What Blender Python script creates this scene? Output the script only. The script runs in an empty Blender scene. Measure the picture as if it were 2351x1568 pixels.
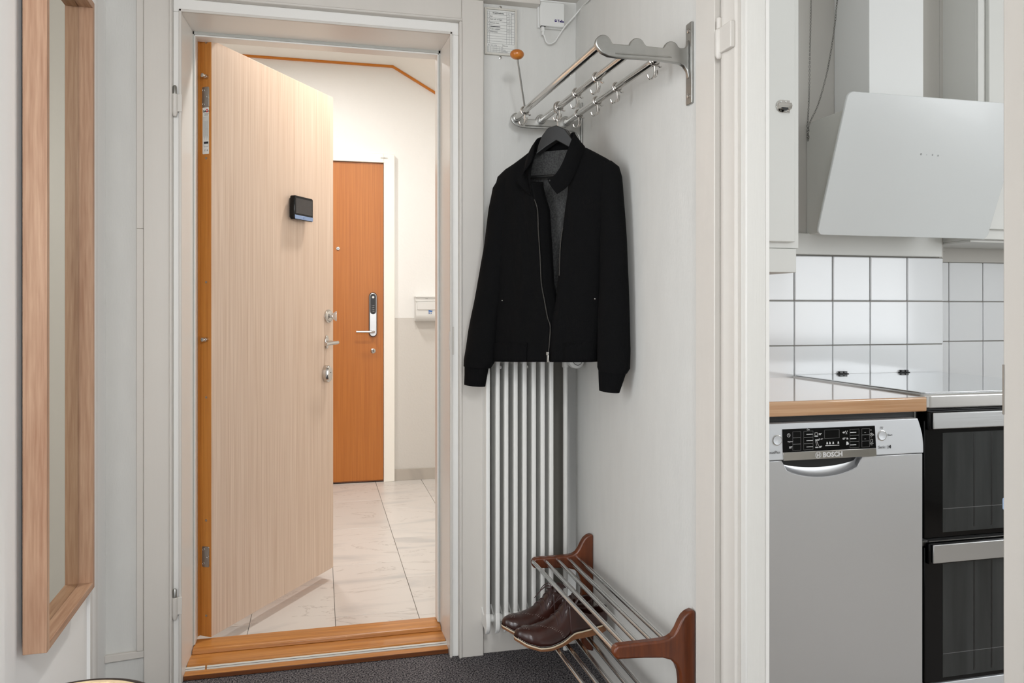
import bpy, bmesh, math, random
from mathutils import Vector, Matrix, noise
random.seed(7)
S = bpy.context.scene
COL = S.collection
PI = math.pi

# ------------------------------------------------------------------ camera
cam_d = bpy.data.cameras.new('camera'); cam = bpy.data.objects.new('camera', cam_d); COL.objects.link(cam)
cam.location = (0, 0, 1.13)
cam.rotation_euler = (PI / 2, 0, -math.atan(440.5 / 1800))
cam_d.sensor_width = 36; cam_d.lens = 1800 / 2351 * 36
cam_d.shift_y = -72 / 2351
cam_d.clip_start = .02
S.camera = cam

# ------------------------------------------------------------------ world, lights, exposure
S.view_settings.view_transform = 'Standard'; S.view_settings.look = 'None'
S.view_settings.exposure = 0.0; S.view_settings.gamma = 1; S.view_settings.use_curve_mapping = False
try:
    S.cycles.use_denoising = True
    S.cycles.max_bounces = 8; S.cycles.diffuse_bounces = 5; S.cycles.glossy_bounces = 5
    S.cycles.sample_clamp_indirect = 6
except Exception:
    pass
W = bpy.data.worlds.new('world'); S.world = W; W.use_nodes = True
W.node_tree.nodes['Background'].inputs[0].default_value = (.92, .96, 1, 1)
W.node_tree.nodes['Background'].inputs[1].default_value = 1.5

def area(name, loc, target, sx, sy, power, color, shape='RECTANGLE'):
    d = bpy.data.lights.new(name, 'AREA'); d.shape = shape; d.size = sx
    if shape in ('RECTANGLE', 'ELLIPSE'): d.size_y = sy
    d.energy = power; d.color = color
    o = bpy.data.objects.new(name, d); COL.objects.link(o); o.location = loc
    o.rotation_euler = (Vector(target) - Vector(loc)).to_track_quat('-Z', 'Y').to_euler()
    return o
# daylight from the living room behind the camera
area('window_daylight', (-.5, -2.4, 1.6), (.3, 2.5, 1.0), 1.6, 1.6, 46, (.93, .965, 1))
area('right_wall_fill', (-2.3, .95, 1.35), (.84, 1.9, 1.1), 1.5, 1.7, 37, (.94, .97, 1))  # added fill for the right wall, sent through a gap made for it
area('left_wall_fill', (.28, -.34, 1.95), (-.6, 1.9, 1.0), .3, .3, 23, (.96, .98, 1), 'DISK')  # added fill to brighten the left wall, stands for no real fitting
# daylight from the kitchen window on the right
area('kitchen_daylight', (3.42, -.2, 1.55), (-.6, 1.6, 1.0), 1.3, 1.25, 25, (.95, .975, 1))
# stairwell ceiling lamps
area('stair_lamp_near', (.46, 3.30, 2.73), (.40, 3.30, 0), .14, .14, 24, (1, .965, .915), 'DISK')
area('stair_lamp_far', (-.15, 4.35, 2.70), (-.15, 4.35, 0), .2, .2, 16, (1, .985, .96), 'DISK')

# ------------------------------------------------------------------ materials
def lin(c):
    return tuple(((v / 255 + .055) / 1.055) ** 2.4 if v / 255 > .04045 else v / 255 / 12.92 for v in c) + (1,)
def mat(name, rgb, rough=.5, metal=0., spec=.5, coat=0., bump=0., bscale=60., var=0., vscale=8., aniso=None, trans=0., alpha=None):
    m = bpy.data.materials.new(name); m.use_nodes = True; nt = m.node_tree; b = nt.nodes['Principled BSDF']
    c = lin(rgb)
    b.inputs['Base Color'].default_value = c; b.inputs['Roughness'].default_value = rough
    b.inputs['Metallic'].default_value = metal; b.inputs['Specular IOR Level'].default_value = spec
    b.inputs['Coat Weight'].default_value = coat; b.inputs['Coat Roughness'].default_value = .06
    b.inputs['Transmission Weight'].default_value = trans
    tc = nt.nodes.new('ShaderNodeTexCoord')
    if var:
        n = nt.nodes.new('ShaderNodeTexNoise'); n.inputs['Scale'].default_value = vscale; n.inputs['Detail'].default_value = 5
        mp = nt.nodes.new('ShaderNodeMapping'); nt.links.new(tc.outputs['Object'], mp.inputs[0])
        if aniso: mp.inputs['Scale'].default_value = aniso
        nt.links.new(mp.outputs[0], n.inputs['Vector'])
        r = nt.nodes.new('ShaderNodeValToRGB')
        r.color_ramp.elements[0].position = .3; r.color_ramp.elements[1].position = .7
        r.color_ramp.elements[0].color = tuple(max(0, v * (1 - var)) for v in c[:3]) + (1,)
        r.color_ramp.elements[1].color = tuple(min(1, v * (1 + var)) for v in c[:3]) + (1,)
        nt.links.new(n.outputs['Fac'], r.inputs[0]); nt.links.new(r.outputs[0], b.inputs['Base Color'])
    if bump:
        n = nt.nodes.new('ShaderNodeTexNoise'); n.inputs['Scale'].default_value = bscale; n.inputs['Detail'].default_value = 3
        mp = nt.nodes.new('ShaderNodeMapping'); nt.links.new(tc.outputs['Object'], mp.inputs[0])
        if aniso: mp.inputs['Scale'].default_value = aniso
        nt.links.new(mp.outputs[0], n.inputs['Vector'])
        bp = nt.nodes.new('ShaderNodeBump'); bp.inputs['Strength'].default_value = bump; bp.inputs['Distance'].default_value = .002
        nt.links.new(n.outputs['Fac'], bp.inputs['Height']); nt.links.new(bp.outputs[0], b.inputs['Normal'])
    return m
def wood(name, light, dark, scale=(14, 14, 1.0), rough=.45, coat=0., fine=9., bump=.12, contrast=(.32, .68), rings=0., mix=.55):
    m = bpy.data.materials.new(name); m.use_nodes = True; nt = m.node_tree; b = nt.nodes['Principled BSDF']
    N = nt.nodes.new; Lk = nt.links.new
    tc = N('ShaderNodeTexCoord'); mp = N('ShaderNodeMapping'); mp.inputs['Scale'].default_value = scale
    Lk(tc.outputs['Object'], mp.inputs[0])
    n1 = N('ShaderNodeTexNoise'); n1.inputs['Scale'].default_value = 1.6; n1.inputs['Detail'].default_value = 6; n1.inputs['Distortion'].default_value = .35 + rings
    n2 = N('ShaderNodeTexNoise'); n2.inputs['Scale'].default_value = fine; n2.inputs['Detail'].default_value = 4
    Lk(mp.outputs[0], n1.inputs['Vector']); Lk(mp.outputs[0], n2.inputs['Vector'])
    mx = N('ShaderNodeMath'); mx.operation = 'MULTIPLY_ADD'; mx.inputs[1].default_value = mix
    m2 = N('ShaderNodeMath'); m2.operation = 'MULTIPLY'; m2.inputs[1].default_value = 1 - mix
    Lk(n1.outputs['Fac'], mx.inputs[0]); Lk(n2.outputs['Fac'], m2.inputs[0]); Lk(m2.outputs[0], mx.inputs[2])
    r = N('ShaderNodeValToRGB'); r.color_ramp.elements[0].position = contrast[0]; r.color_ramp.elements[1].position = contrast[1]
    r.color_ramp.elements[0].color = lin(dark); r.color_ramp.elements[1].color = lin(light)
    Lk(mx.outputs[0], r.inputs[0]); Lk(r.outputs[0], b.inputs['Base Color'])
    b.inputs['Roughness'].default_value = rough; b.inputs['Coat Weight'].default_value = coat; b.inputs['Coat Roughness'].default_value = .05
    b.inputs['Coat IOR'].default_value = 1.9 if coat >= 1 else 1.5
    bp = N('ShaderNodeBump'); bp.inputs['Strength'].default_value = bump; bp.inputs['Distance'].default_value = .001
    Lk(n2.outputs['Fac'], bp.inputs['Height']); Lk(bp.outputs[0], b.inputs['Normal'])
    return m
def fabric(name, a, bcol, scale=420, rough=.95, bump=.6, dist=.003, ramp=(.35, .65)):
    m = bpy.data.materials.new(name); m.use_nodes = True; nt = m.node_tree; b = nt.nodes['Principled BSDF']
    N = nt.nodes.new; Lk = nt.links.new
    tc = N('ShaderNodeTexCoord'); n = N('ShaderNodeTexNoise'); n.inputs['Scale'].default_value = scale; n.inputs['Detail'].default_value = 2
    Lk(tc.outputs['Object'], n.inputs['Vector'])
    r = N('ShaderNodeValToRGB'); r.color_ramp.elements[0].position = ramp[0]; r.color_ramp.elements[1].position = ramp[1]
    r.color_ramp.elements[0].color = lin(a); r.color_ramp.elements[1].color = lin(bcol)
    Lk(n.outputs['Fac'], r.inputs[0]); Lk(r.outputs[0], b.inputs['Base Color'])
    b.inputs['Roughness'].default_value = rough; b.inputs['Specular IOR Level'].default_value = .15
    bp = N('ShaderNodeBump'); bp.inputs['Strength'].default_value = bump; bp.inputs['Distance'].default_value = dist
    Lk(n.outputs['Fac'], bp.inputs['Height']); Lk(bp.outputs[0], b.inputs['Normal'])
    return m
def marble(name, base, vein, tint):
    m = bpy.data.materials.new(name); m.use_nodes = True; nt = m.node_tree; b = nt.nodes['Principled BSDF']
    N = nt.nodes.new; Lk = nt.links.new
    tc = N('ShaderNodeTexCoord'); oi = N('ShaderNodeObjectInfo')
    ml = N('ShaderNodeVectorMath'); ml.operation = 'SCALE'; ml.inputs[0].default_value = (7, 11, 5); Lk(oi.outputs['Random'], ml.inputs['Scale'])
    ad = N('ShaderNodeVectorMath'); ad.operation = 'ADD'; Lk(tc.outputs['Object'], ad.inputs[0]); Lk(ml.outputs[0], ad.inputs[1])
    rt = N('ShaderNodeMapping'); rt.inputs['Rotation'].default_value = (0, 0, .35); rt.inputs['Scale'].default_value = (.9, 2.6, 1)
    Lk(ad.outputs[0], rt.inputs[0])
    n = N('ShaderNodeTexNoise'); n.inputs['Scale'].default_value = 1.5; n.inputs['Detail'].default_value = 9; n.inputs['Distortion'].default_value = .9; n.inputs['Roughness'].default_value = .55
    Lk(rt.outputs[0], n.inputs['Vector'])
    r = N('ShaderNodeValToRGB'); e = r.color_ramp.elements
    mid = tuple(int(p * .55 + q * .45) for p, q in zip(base, vein))
    e[0].position = .28; e[0].color = lin(tint); e[1].position = .42; e[1].color = lin(base)
    for p, c in ((.496, base), (.502, mid), (.508, base), (.60, base), (.604, mid), (.61, base), (.72, tint)):
        x = e.new(p); x.color = lin(c)
    Lk(n.outputs['Fac'], r.inputs[0])
    hs = N('ShaderNodeHueSaturation'); mr = N('ShaderNodeMapRange'); mr.inputs['To Min'].default_value = .93; mr.inputs['To Max'].default_value = 1.05
    Lk(oi.outputs['Random'], mr.inputs[0]); Lk(mr.outputs[0], hs.inputs['Value']); Lk(r.outputs[0], hs.inputs['Color'])
    Lk(hs.outputs[0], b.inputs['Base Color']); b.inputs['Roughness'].default_value = .32
    return m
M = {}
M['wall'] = mat('wallpaper_grey', (212, 211, 207), .85, bump=.25, bscale=260, var=.02, vscale=30, aniso=(1, 1, .25))
M['niche'] = mat('niche_dark_grey', (118, 115, 108), .8, bump=.2, bscale=120)  # recess back, a darker grey than the wall around it
M['wall_white'] = mat('wall_paint_white', (246, 245, 243), .7, bump=.1, bscale=60)
M['paint'] = mat('grey_white_gloss_paint', (212, 207, 200), .38, bump=.12, bscale=25, var=.015, vscale=5, aniso=(3, 3, .4))
M['paint_w'] = mat('white_brushed_paint', (222, 220, 215), .35, bump=.35, bscale=30, aniso=(6, 6, .25))
M['frame_white'] = mat('door_lining_white', (236, 234, 230), .3)
M['seal'] = mat('grey_door_seal', (178, 178, 172), .6)
M['carpet'] = fabric('carpet_navy_grey', (27, 28, 36), (142, 137, 138), 210, .97, 1.0, .008, (.38, .66))
M['oak_frame'] = wood('mirror_oak', (196, 160, 132), (160, 119, 92), (26, 26, 1.3), .5, 0, 7., .15, (.36, .66))
M['glass_mirror'] = mat('mirror_silver', (218, 215, 202), .01, 1.)
M['leaf'] = wood('leaf_limed_oak', (225, 203, 184), (200, 172, 149), (52, 52, .5), .40, 0, 5., .05, (.34, .66), 0., .30)
M['leaf_edge'] = wood('leaf_edge_oak', (206, 140, 66), (176, 108, 42), (30, 30, .7), .4, 0, 6., .05)
M['door_oak'] = wood('far_door_oak', (194, 120, 48), (168, 95, 30), (54, 54, .5), .38, 0, 5., .05, (.32, .68), 0., .38)
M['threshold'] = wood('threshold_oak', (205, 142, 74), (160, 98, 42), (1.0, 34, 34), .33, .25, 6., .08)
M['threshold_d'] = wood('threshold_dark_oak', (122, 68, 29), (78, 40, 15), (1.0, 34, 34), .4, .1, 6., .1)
M['teak'] = wood('teak_bracket', (112, 54, 20), (70, 30, 10), (22, 22, 2.2), .36, .2, 6., .05)
M['ball_wood'] = wood('knob_birch', (206, 128, 46), (168, 92, 26), (16, 16, 30), .3, .4, 5., .03)
M['chrome'] = mat('polished_chrome', (205, 202, 198), .09, 1.)
M['steel'] = mat('satin_steel', (188, 187, 184), .28, 1., bump=.03, bscale=90)
M['steel_rod'] = mat('brushed_steel_rod', (214, 214, 213), .17, 1.)
M['steel_dark'] = mat('dull_dark_steel', (120, 118, 114), .4, .9)
M['dark_grey'] = mat('dark_grey_plastic', (84, 84, 84), .5)
M['brushed_top'] = mat('brushed_rim', (205, 203, 201), .25, .9)
M['cast'] = mat('cast_aluminium', (176, 176, 173), .32, 1., bump=.08, bscale=40, var=.08, vscale=25)
M['brushed'] = mat('brushed_steel', (196, 197, 198), .30, .95, bump=.04, bscale=260, aniso=(.03, .03, 1))
M['dw_front'] = mat('dishwasher_silver', (206, 207, 209), .34, .75, bump=.03, bscale=300, aniso=(.02, .02, 1))
M['dw_panel'] = mat('dishwasher_panel_silver', (214, 217, 221), .42, .35)
M['black'] = mat('black_plastic', (14, 14, 15), .35)
M['blackgloss'] = mat('black_glass', (6, 6, 7), .08, 0, .22)
M['ovenglass'] = mat('oven_window_glass', (52, 54, 54), .2, 0, .3, var=.25, vscale=6, aniso=(5, 5, .5), bump=0)
M['radiator'] = mat('radiator_enamel', (236, 235, 231), .32)
M['plastic_w'] = mat('white_plastic', (226, 226, 223), .4)
M['plastic_i'] = mat('ivory_plastic', (208, 204, 195), .5)
M['paper'] = mat('form_paper', (222, 222, 218), .9)
M['ink'] = mat('ink_grey', (105, 105, 106), .9)
M['ink_dark'] = mat('ink_dark', (38, 38, 42), .8)
M['jacket'] = fabric('black_jersey', (5, 5, 6), (11, 11, 12), 500, .92, .2, .001)
M['rib'] = mat('black_rib_knit', (13, 13, 14), .95, spec=.1, bump=.6, bscale=90, aniso=(6, 6, .1))
M['lining'] = fabric('grey_marl_lining', (58, 58, 58), (76, 76, 75), 200, .98, .2, .001)
M['hanger'] = mat('black_lacquered_wood', (30, 30, 30), .32)
M['zip'] = mat('zip_metal', (92, 90, 87), .4, .9, bump=1.2, bscale=700)
M['leather'] = mat('oxblood_leather', (50, 24, 18), .3, 0, .5, .15, bump=.08, bscale=150, var=.35, vscale=14)
M['lace'] = mat('dark_lace', (66, 48, 48), .8)
M['sole_tan'] = mat('tan_crepe_sole', (126, 82, 50), .7, bump=.4, bscale=120, var=.15, vscale=60)
M['welt'] = mat('cream_welt', (214, 196, 170), .6)
M['insole'] = fabric('black_insole', (14, 14, 15), (60, 58, 56), 60, .8, .1, .001, (.55, .62))
M['stitch'] = mat('pale_stitching', (196, 186, 178), .8)
M['hall_up'] = mat('hall_plaster_cream', (240, 239, 236), .8, bump=.5, bscale=90)
M['hall_low'] = mat('hall_plaster_greige', (212, 208, 202), .75, bump=.5, bscale=90)
M['hall_ceil'] = mat('hall_ceiling', (238, 235, 229), .85)
M['orange_trim'] = mat('varnished_pine_trim', (206, 124, 30), .4)
M['cream_gloss'] = mat('cream_door_frame', (246, 242, 233), .35)
M['marble'] = marble('floor_marble', (216, 211, 206), (140, 130, 122), (190, 188, 186))
M['marble_b'] = marble('skirting_marble', (190, 182, 172), (130, 120, 112), (160, 154, 148))
M['grout'] = mat('grout', (150, 142, 134), .9)
M['tile'] = mat('glazed_white_tile', (232, 234, 236), .1, 0, .5, bump=.06, bscale=9)
M['tile_grout'] = mat('tile_grout_grey', (150, 146, 140), .9)
M['kitchen_paint'] = mat('kitchen_white_paint', (222, 222, 218), .5)
M['kitchen_grey'] = mat('kitchen_beige_paint', (196, 193, 187), .6)
M['hood_white'] = mat('hood_white_enamel', (234, 235, 234), .35)
M['hood_side'] = mat('hood_side_enamel', (216, 216, 211), .4)
M['hood_glass'] = mat('white_hood_glass', (216, 219, 219), .22, 0, .5, .15)
M['worktop'] = wood('varnished_pine_worktop', (214, 172, 130), (178, 124, 78), (1.1, 14, 60), .14, 1., 3., .02, (.35, .65))
M['hob'] = mat('mirror_glass_lid', (226, 229, 231), .03, .85)
M['cane'] = mat('rattan_cane', (222, 196, 158), .55, var=.12, vscale=40)
M['cane_dark'] = mat('dark_rim', (40, 32, 28), .4)
M['floor_k'] = mat('kitchen_floor', (170, 160, 150), .5)
M['red'] = mat('red_print', (200, 30, 40), .6)
M['violet'] = mat('violet_print', (58, 40, 110), .6)
M['blue'] = mat('blue_print', (40, 100, 176), .5)
M['pale_blue'] = mat('pale_blue_sticker', (176, 200, 236), .4)
M['screen'] = mat('dark_screen', (44, 40, 40), .12)
M['blue_metal'] = mat('blue_grey_metal', (140, 162, 200), .35, .6)
M['white_ink'] = mat('white_print', (214, 214, 214), .6)
M['grey_ink'] = mat('panel_grey_print', (150, 150, 150), .6)

# ------------------------------------------------------------------ mesh helpers
def nb(): return bmesh.new()
def box(bm, a, b):
    x0, y0, z0 = a; x1, y1, z1 = b
    v = [bm.verts.new(p) for p in ((x0, y0, z0), (x1, y0, z0), (x1, y1, z0), (x0, y1, z0), (x0, y0, z1), (x1, y0, z1), (x1, y1, z1), (x0, y1, z1))]
    for f in ((0, 3, 2, 1), (4, 5, 6, 7), (0, 1, 5, 4), (1, 2, 6, 5), (2, 3, 7, 6), (3, 0, 4, 7)):
        bm.faces.new([v[i] for i in f])
    return bm
def prism(bm, poly, ax, a, b):
    """poly in the two other axes (in order x,y,z without ax), extruded along ax from a to b."""
    def P(p, t):
        if ax == 'x': return (t, p[0], p[1])
        if ax == 'y': return (p[0], t, p[1])
        return (p[0], p[1], t)
    A = [bm.verts.new(P(p, a)) for p in poly]; B = [bm.verts.new(P(p, b)) for p in poly]
    n = len(poly)
    bm.faces.new(A); bm.faces.new(B[::-1])
    for i in range(n):
        bm.faces.new((A[i], B[i], B[(i + 1) % n], A[(i + 1) % n]))
    return bm
def frames(pts):
    pts = [Vector(p) for p in pts]; T = []
    for i in range(len(pts)):
        a = pts[max(0, i - 1)]; b = pts[min(len(pts) - 1, i + 1)]
        T.append((b - a).normalized())
    up = Vector((0, 0, 1)) if abs(T[0].z) < .9 else Vector((1, 0, 0))
    n = (up - T[0] * up.dot(T[0])).normalized(); out = []
    for t in T:
        n = (n - t * n.dot(t)).normalized(); out.append((n, t.cross(n)))
    return pts, out
def tube(bm, pts, r, seg=10, caps=True, closed=False):
    pts, fr = frames(pts); rs = r if isinstance(r, (list, tuple)) else [r] * len(pts)
    rings = []
    for p, (n, b), rr in zip(pts, fr, rs):
        rings.append([bm.verts.new(p + (n * math.cos(2 * PI * k / seg) + b * math.sin(2 * PI * k / seg)) * rr) for k in range(seg)])
    m = len(rings)
    for i in range(m if closed else m - 1):
        A = rings[i]; B = rings[(i + 1) % m]
        for k in range(seg):
            bm.faces.new((A[k], A[(k + 1) % seg], B[(k + 1) % seg], B[k]))
    if caps and not closed:
        bm.faces.new(rings[0][::-1]); bm.faces.new(rings[-1])
    return bm
def cyl(bm, a, b, r, seg=20): return tube(bm, [a, b], r, seg)
def loft(bm, rings, closed=True, caps=True):
    R = [[bm.verts.new(p) for p in ring] for ring in rings]
    n = len(R[0])
    for A, B in zip(R, R[1:]):
        for k in range(n if closed else n - 1):
            bm.faces.new((A[k], A[(k + 1) % n], B[(k + 1) % n], B[k]))
    if caps and closed:
        bm.faces.new(R[0][::-1]); bm.faces.new(R[-1])
    return bm
def lathe(bm, prof, origin, axis, seg=24):
    """prof: (radius, distance along axis)."""
    o = Vector(origin); a = Vector(axis).normalized()
    u = a.orthogonal().normalized(); v = a.cross(u)
    rings = [[o + a * h + (u * math.cos(2 * PI * k / seg) + v * math.sin(2 * PI * k / seg)) * max(r, 1e-5) for k in range(seg)] for r, h in prof]
    return loft(bm, rings)
def ell(bm, c, r, seg=20):
    g = bmesh.ops.create_uvsphere(bm, u_segments=seg, v_segments=seg // 2, radius=1)
    for v in g['verts']: v.co = Vector((v.co.x * r[0] + c[0], v.co.y * r[1] + c[1], v.co.z * r[2] + c[2]))
    return bm
def arc(cx, cy, r, a0, a1, n):
    return [(cx + r * math.cos(math.radians(a0 + (a1 - a0) * i / n)), cy + r * math.sin(math.radians(a0 + (a1 - a0) * i / n))) for i in range(n + 1)]
def rrect(x0, y0, x1, y1, r, n=5):
    return arc(x1 - r, y0 + r, r, -90, 0, n) + arc(x1 - r, y1 - r, r, 0, 90, n) + arc(x0 + r, y1 - r, r, 90, 180, n) + arc(x0 + r, y0 + r, r, 180, 270, n)
def bez(P, n=16):
    """Catmull-Rom through points."""
    P = [Vector(p) for p in P]; out = []
    for i in range(len(P) - 1):
        p0 = P[max(0, i - 1)]; p1 = P[i]; p2 = P[i + 1]; p3 = P[min(len(P) - 1, i + 2)]
        for k in range(n):
            t = k / n
            out.append(.5 * ((2 * p1) + (p2 - p0) * t + (2 * p0 - 5 * p1 + 4 * p2 - p3) * t * t + (3 * p1 - p0 - 3 * p2 + p3) * t ** 3))
    out.append(P[-1]); return out
def finish(me, angle=38):
    bm = bmesh.new(); bm.from_mesh(me)
    bmesh.ops.recalc_face_normals(bm, faces=bm.faces)
    for f in bm.faces: f.smooth = True
    for e in bm.edges:
        e.smooth = not (len(e.link_faces) == 2 and e.calc_face_angle(0) > math.radians(angle))
    bm.to_mesh(me); bm.free()
def obj(name, bm, m, parent=None, bevel=0., seg=2, angle=38, loc=None):
    me = bpy.data.meshes.new(name); bm.to_mesh(me); bm.free(); finish(me, angle)
    me.materials.append(M[m] if isinstance(m, str) else m)
    o = bpy.data.objects.new(name, me); COL.objects.link(o)
    if loc is not None: o.location = loc
    if parent is not None: adopt(o, parent)
    if bevel:
        b = o.modifiers.new('bevel', 'BEVEL'); b.width = bevel; b.segments = seg; b.limit_method = 'ANGLE'; b.angle_limit = math.radians(35)
        try: b.harden_normals = False
        except Exception: pass
    return o
def world_of(o):
    m = Matrix.Translation(o.location) @ o.rotation_euler.to_matrix().to_4x4()
    return world_of(o.parent) @ o.matrix_parent_inverse @ m if o.parent else m
def adopt(o, parent):
    """parent without moving: o's own coordinates stay world coordinates."""
    o.parent = parent; o.matrix_parent_inverse = world_of(parent).inverted()
def local(o, parent):
    """o's coordinates are the parent's."""
    o.parent = parent; o.matrix_parent_inverse = Matrix.Identity(4); return o
def tag(o, label=None, cat=None, group=None, kind=None):
    if label: o['label'] = label
    if cat: o['category'] = cat
    if group: o['group'] = group
    if kind: o['kind'] = kind
    return o
def thing(name, label, cat, loc=(0, 0, 0), rz=0, group=None):
    o = bpy.data.objects.new(name, None); COL.objects.link(o); o.location = loc; o.rotation_euler = (0, 0, rz)
    o.empty_display_size = .05
    return tag(o, label, cat, group)
def struct(name, bm, m, label, cat, bevel=0., parent=None):
    o = obj(name, bm, m, parent, bevel)
    return tag(o, label, cat, None, 'structure')
def child_copy(o, parent, name, loc):
    c = o.copy(); COL.objects.link(c); c.location = loc; c.parent = parent; c.matrix_parent_inverse = world_of(parent).inverted() if parent else Matrix.Identity(4)
    return c
def text(name, body, size, pos, xd, up, m, parent, align='LEFT', ext=.00025, bold=0.):
    c = bpy.data.curves.new(name, 'FONT'); c.body = body; c.size = size; c.align_x = align; c.extrude = ext; c.offset = bold; c.resolution_u = 2
    t = bpy.data.objects.new(name, c); COL.objects.link(t)
    me = bpy.data.meshes.new_from_object(t.evaluated_get(bpy.context.evaluated_depsgraph_get()))
    bpy.data.objects.remove(t); bpy.data.curves.remove(c)
    x = Vector(xd).normalized(); y = Vector(up).normalized(); z = x.cross(y)
    R = Matrix((x, y, z)).transposed().to_4x4()
    me.transform(Matrix.Translation(pos) @ R)
    me.materials.clear(); me.materials.append(M[m])
    o = bpy.data.objects.new(name, me); COL.objects.link(o); me.name = name
    if parent is not None: adopt(o, parent)
    return o

# ================================================================== SETTING
XL, XR, YD = -.617, .845, 2.54
b = nb(); box(b, (XL - .1, -1.6, -.06), (XR, 2.60, 0))
struct('floor', b, 'carpet', 'dark navy grey carpet on the floor of the small hallway', 'floor')
b = nb(); box(b, (XL - .1, -1.2, 2.172), (XR + .06, 2.535, 2.25))
struct('ceiling', b, 'paint', 'low white ceiling above the coat rack corner', 'ceiling')
b = nb(); box(b, (XL - .1, 1.63, 0), (XL, 2.79, 2.172)); box(b, (XL - .1, -.6, 0), (XL, .95, 2.172)); box(b, (XL - .1, .95, 2.08), (XL, 1.63, 2.172))  # unseen gap and near stub are added to steer the side fill
struct('wall_left', b, 'wall_white', 'white wall on the left that carries the oak mirror', 'wall')
b = nb(); box(b, (XL, 1.63, 0), (XL + .006, 1.815, 2.172))
struct('trim_1', b, 'wall_white', 'bright white board edge left of the oak mirror', 'trim', .002)
b = nb(); prism(b, [(XL, 2.348), (XL + .008, 2.350), (XL + .008, 2.372), (XL + .002, 2.380), (XL + .006, 2.39), (XL + .006, 2.43), (XL, 2.44)], 'z', 0, 2.172)
struct('trim_2', b, 'wall_white', 'narrow white vertical moulding right of the oak mirror', 'trim')
# entrance wall: left part, right part, above the door
b = nb(); box(b, (XL, YD, 0), (-.43, 2.76, 2.172))
box(b, (.45, YD, 1.02), (XR, 2.76, 2.172)); box(b, (.45, YD, 0), (.522, 2.76, 1.02))
box(b, (-.43, YD, 2.07), (.45, 2.76, 2.172))
struct('wall_back', b, 'wall', 'pale grey papered wall around the open entrance door', 'wall')
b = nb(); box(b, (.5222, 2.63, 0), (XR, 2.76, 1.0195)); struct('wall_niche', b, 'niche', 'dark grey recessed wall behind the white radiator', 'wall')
b = nb(); box(b, (.5225, 2.528, 0), (XR - .0005, 2.6295, .105))
struct('baseboard_back', b, 'paint', 'grey white skirting board below the white radiator', 'baseboard', .002)
b = nb(); prism(b, [(-.617, .0889), (-.509, .0962), (-.509, .1165), (-.617, .1109)], 'y', 2.527, YD)
struct('baseboard_left', b, 'paint', 'short pale slanted skirting strip in the left corner', 'baseboard', .002)
b = nb(); box(b, (-.5295, 2.524, .1165), (-.510, YD, 1.372)); box(b, (-.5297, 2.525, 1.3725), (-.510, YD, 2.172))
struct('trim_3', b, 'paint', 'white vertical cable trunk beside the left door casing', 'trim', .002)
# right wall with the kitchen doorway
b = nb(); box(b, (.32, -.2, 0), (.93, -.1, 2.172)); struct('wall_light_block', b, 'wall_white', 'unseen white wall stub added behind the camera to shade the right jamb', 'wall')  # out-of-view stub put in to keep back light off the kitchen jamb
b = nb(); box(b, (XR, 1.535, 0), (.90, 2.538, 2.172)); box(b, (XR, -.099, 0), (.93, .70, 2.172)); box(b, (XR, .70, 2.08), (.90, 1.535, 2.172))
struct('wall_right', b, 'wall', 'pale grey papered wall behind the hanging black jacket', 'wall')
# --- door casing (architrave) and lining of the entrance
def member(name, xz, y0, y1, m, label, bev=.0025):
    bb = nb()
    for (x0, z0, x1, z1) in xz: box(bb, (x0, y0, z0), (x1, y1, z1))
    return struct(name, bb, m, label, 'trim', bev)
member('trim_4', [(-.5085, 0, -.436, 2.143)], 2.516, YD, 'paint', 'flat painted casing board left of the entrance door')
member('trim_5', [(.447, 0, .5195, 2.143)], 2.512, YD, 'paint', 'flat painted casing board between entrance door and radiator')
member('trim_6', [(-.436, 2.076, .447, 2.143)], 2.514, YD, 'paint', 'flat painted casing board above the entrance door')
b = nb()
for x0, x1 in ((-.437, -.4285), (.4385, .448)): box(b, (x0, 2.507, 0), (x1, YD, 2.0675))
box(b, (-.437, 2.507, 2.068), (.448, YD, 2.0765))
struct('trim_7', b, 'paint', 'raised bead running round the inside of the door casing', 'trim', .003)
b = nb()
prism(b, [(-.4285, 2.530), (-.4055, 2.530), (-.4055, 2.555), (-.398, 2.7), (-.398, 2.76), (-.43, 2.76)], 'z', 0, 2.0278)
prism(b, [(.4385, 2.530), (.411, 2.530), (.411, 2.555), (.404, 2.7), (.404, 2.76), (.4385, 2.76)], 'z', 0, 2.0278)
box(b, (-.4285, 2.530, 2.028), (.4385, 2.76, 2.068))
lining = struct('trim_8', b, 'frame_white', 'white inner lining of the open entrance door', 'trim', .0015)
b = nb()
for x0, x1 in ((-.412, -.4045), (.410, .4175)): box(b, (x0, 2.522, .0), (x1, 2.531, 2.035))
box(b, (-.412, 2.522, 2.027), (.4175, 2.531, 2.035))
obj('lip', b, 'paint', lining, .0015)
b = nb()
box(b, (-.3985, 2.70, .05), (-.3915, 2.755, 2.029)); box(b, (.3945, 2.70, .05), (.4045, 2.755, 2.029)); box(b, (-.3985, 2.70, 2.0145), (.4045, 2.755, 2.029))
obj('door_stop', b, 'frame_white', lining, .0015)
b = nb()
box(b, (-.3984, 2.6965, .05), (-.3945, 2.6995, 2.028)); box(b, (.3985, 2.6965, .05), (.4042, 2.6995, 2.028)); box(b, (-.3984, 2.6965, 2.019), (.4042, 2.6995, 2.028))
obj('seal', b, 'seal', lining)
b = nb(); cyl(b, (.4125, 2.537, 1.0), (.4125, 2.537, 1.06), .004); box(b, (.4105, 2.528, .985), (.424, 2.5295, 1.075))
obj('strike_plate', b, 'paint', lining, .002)
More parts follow.
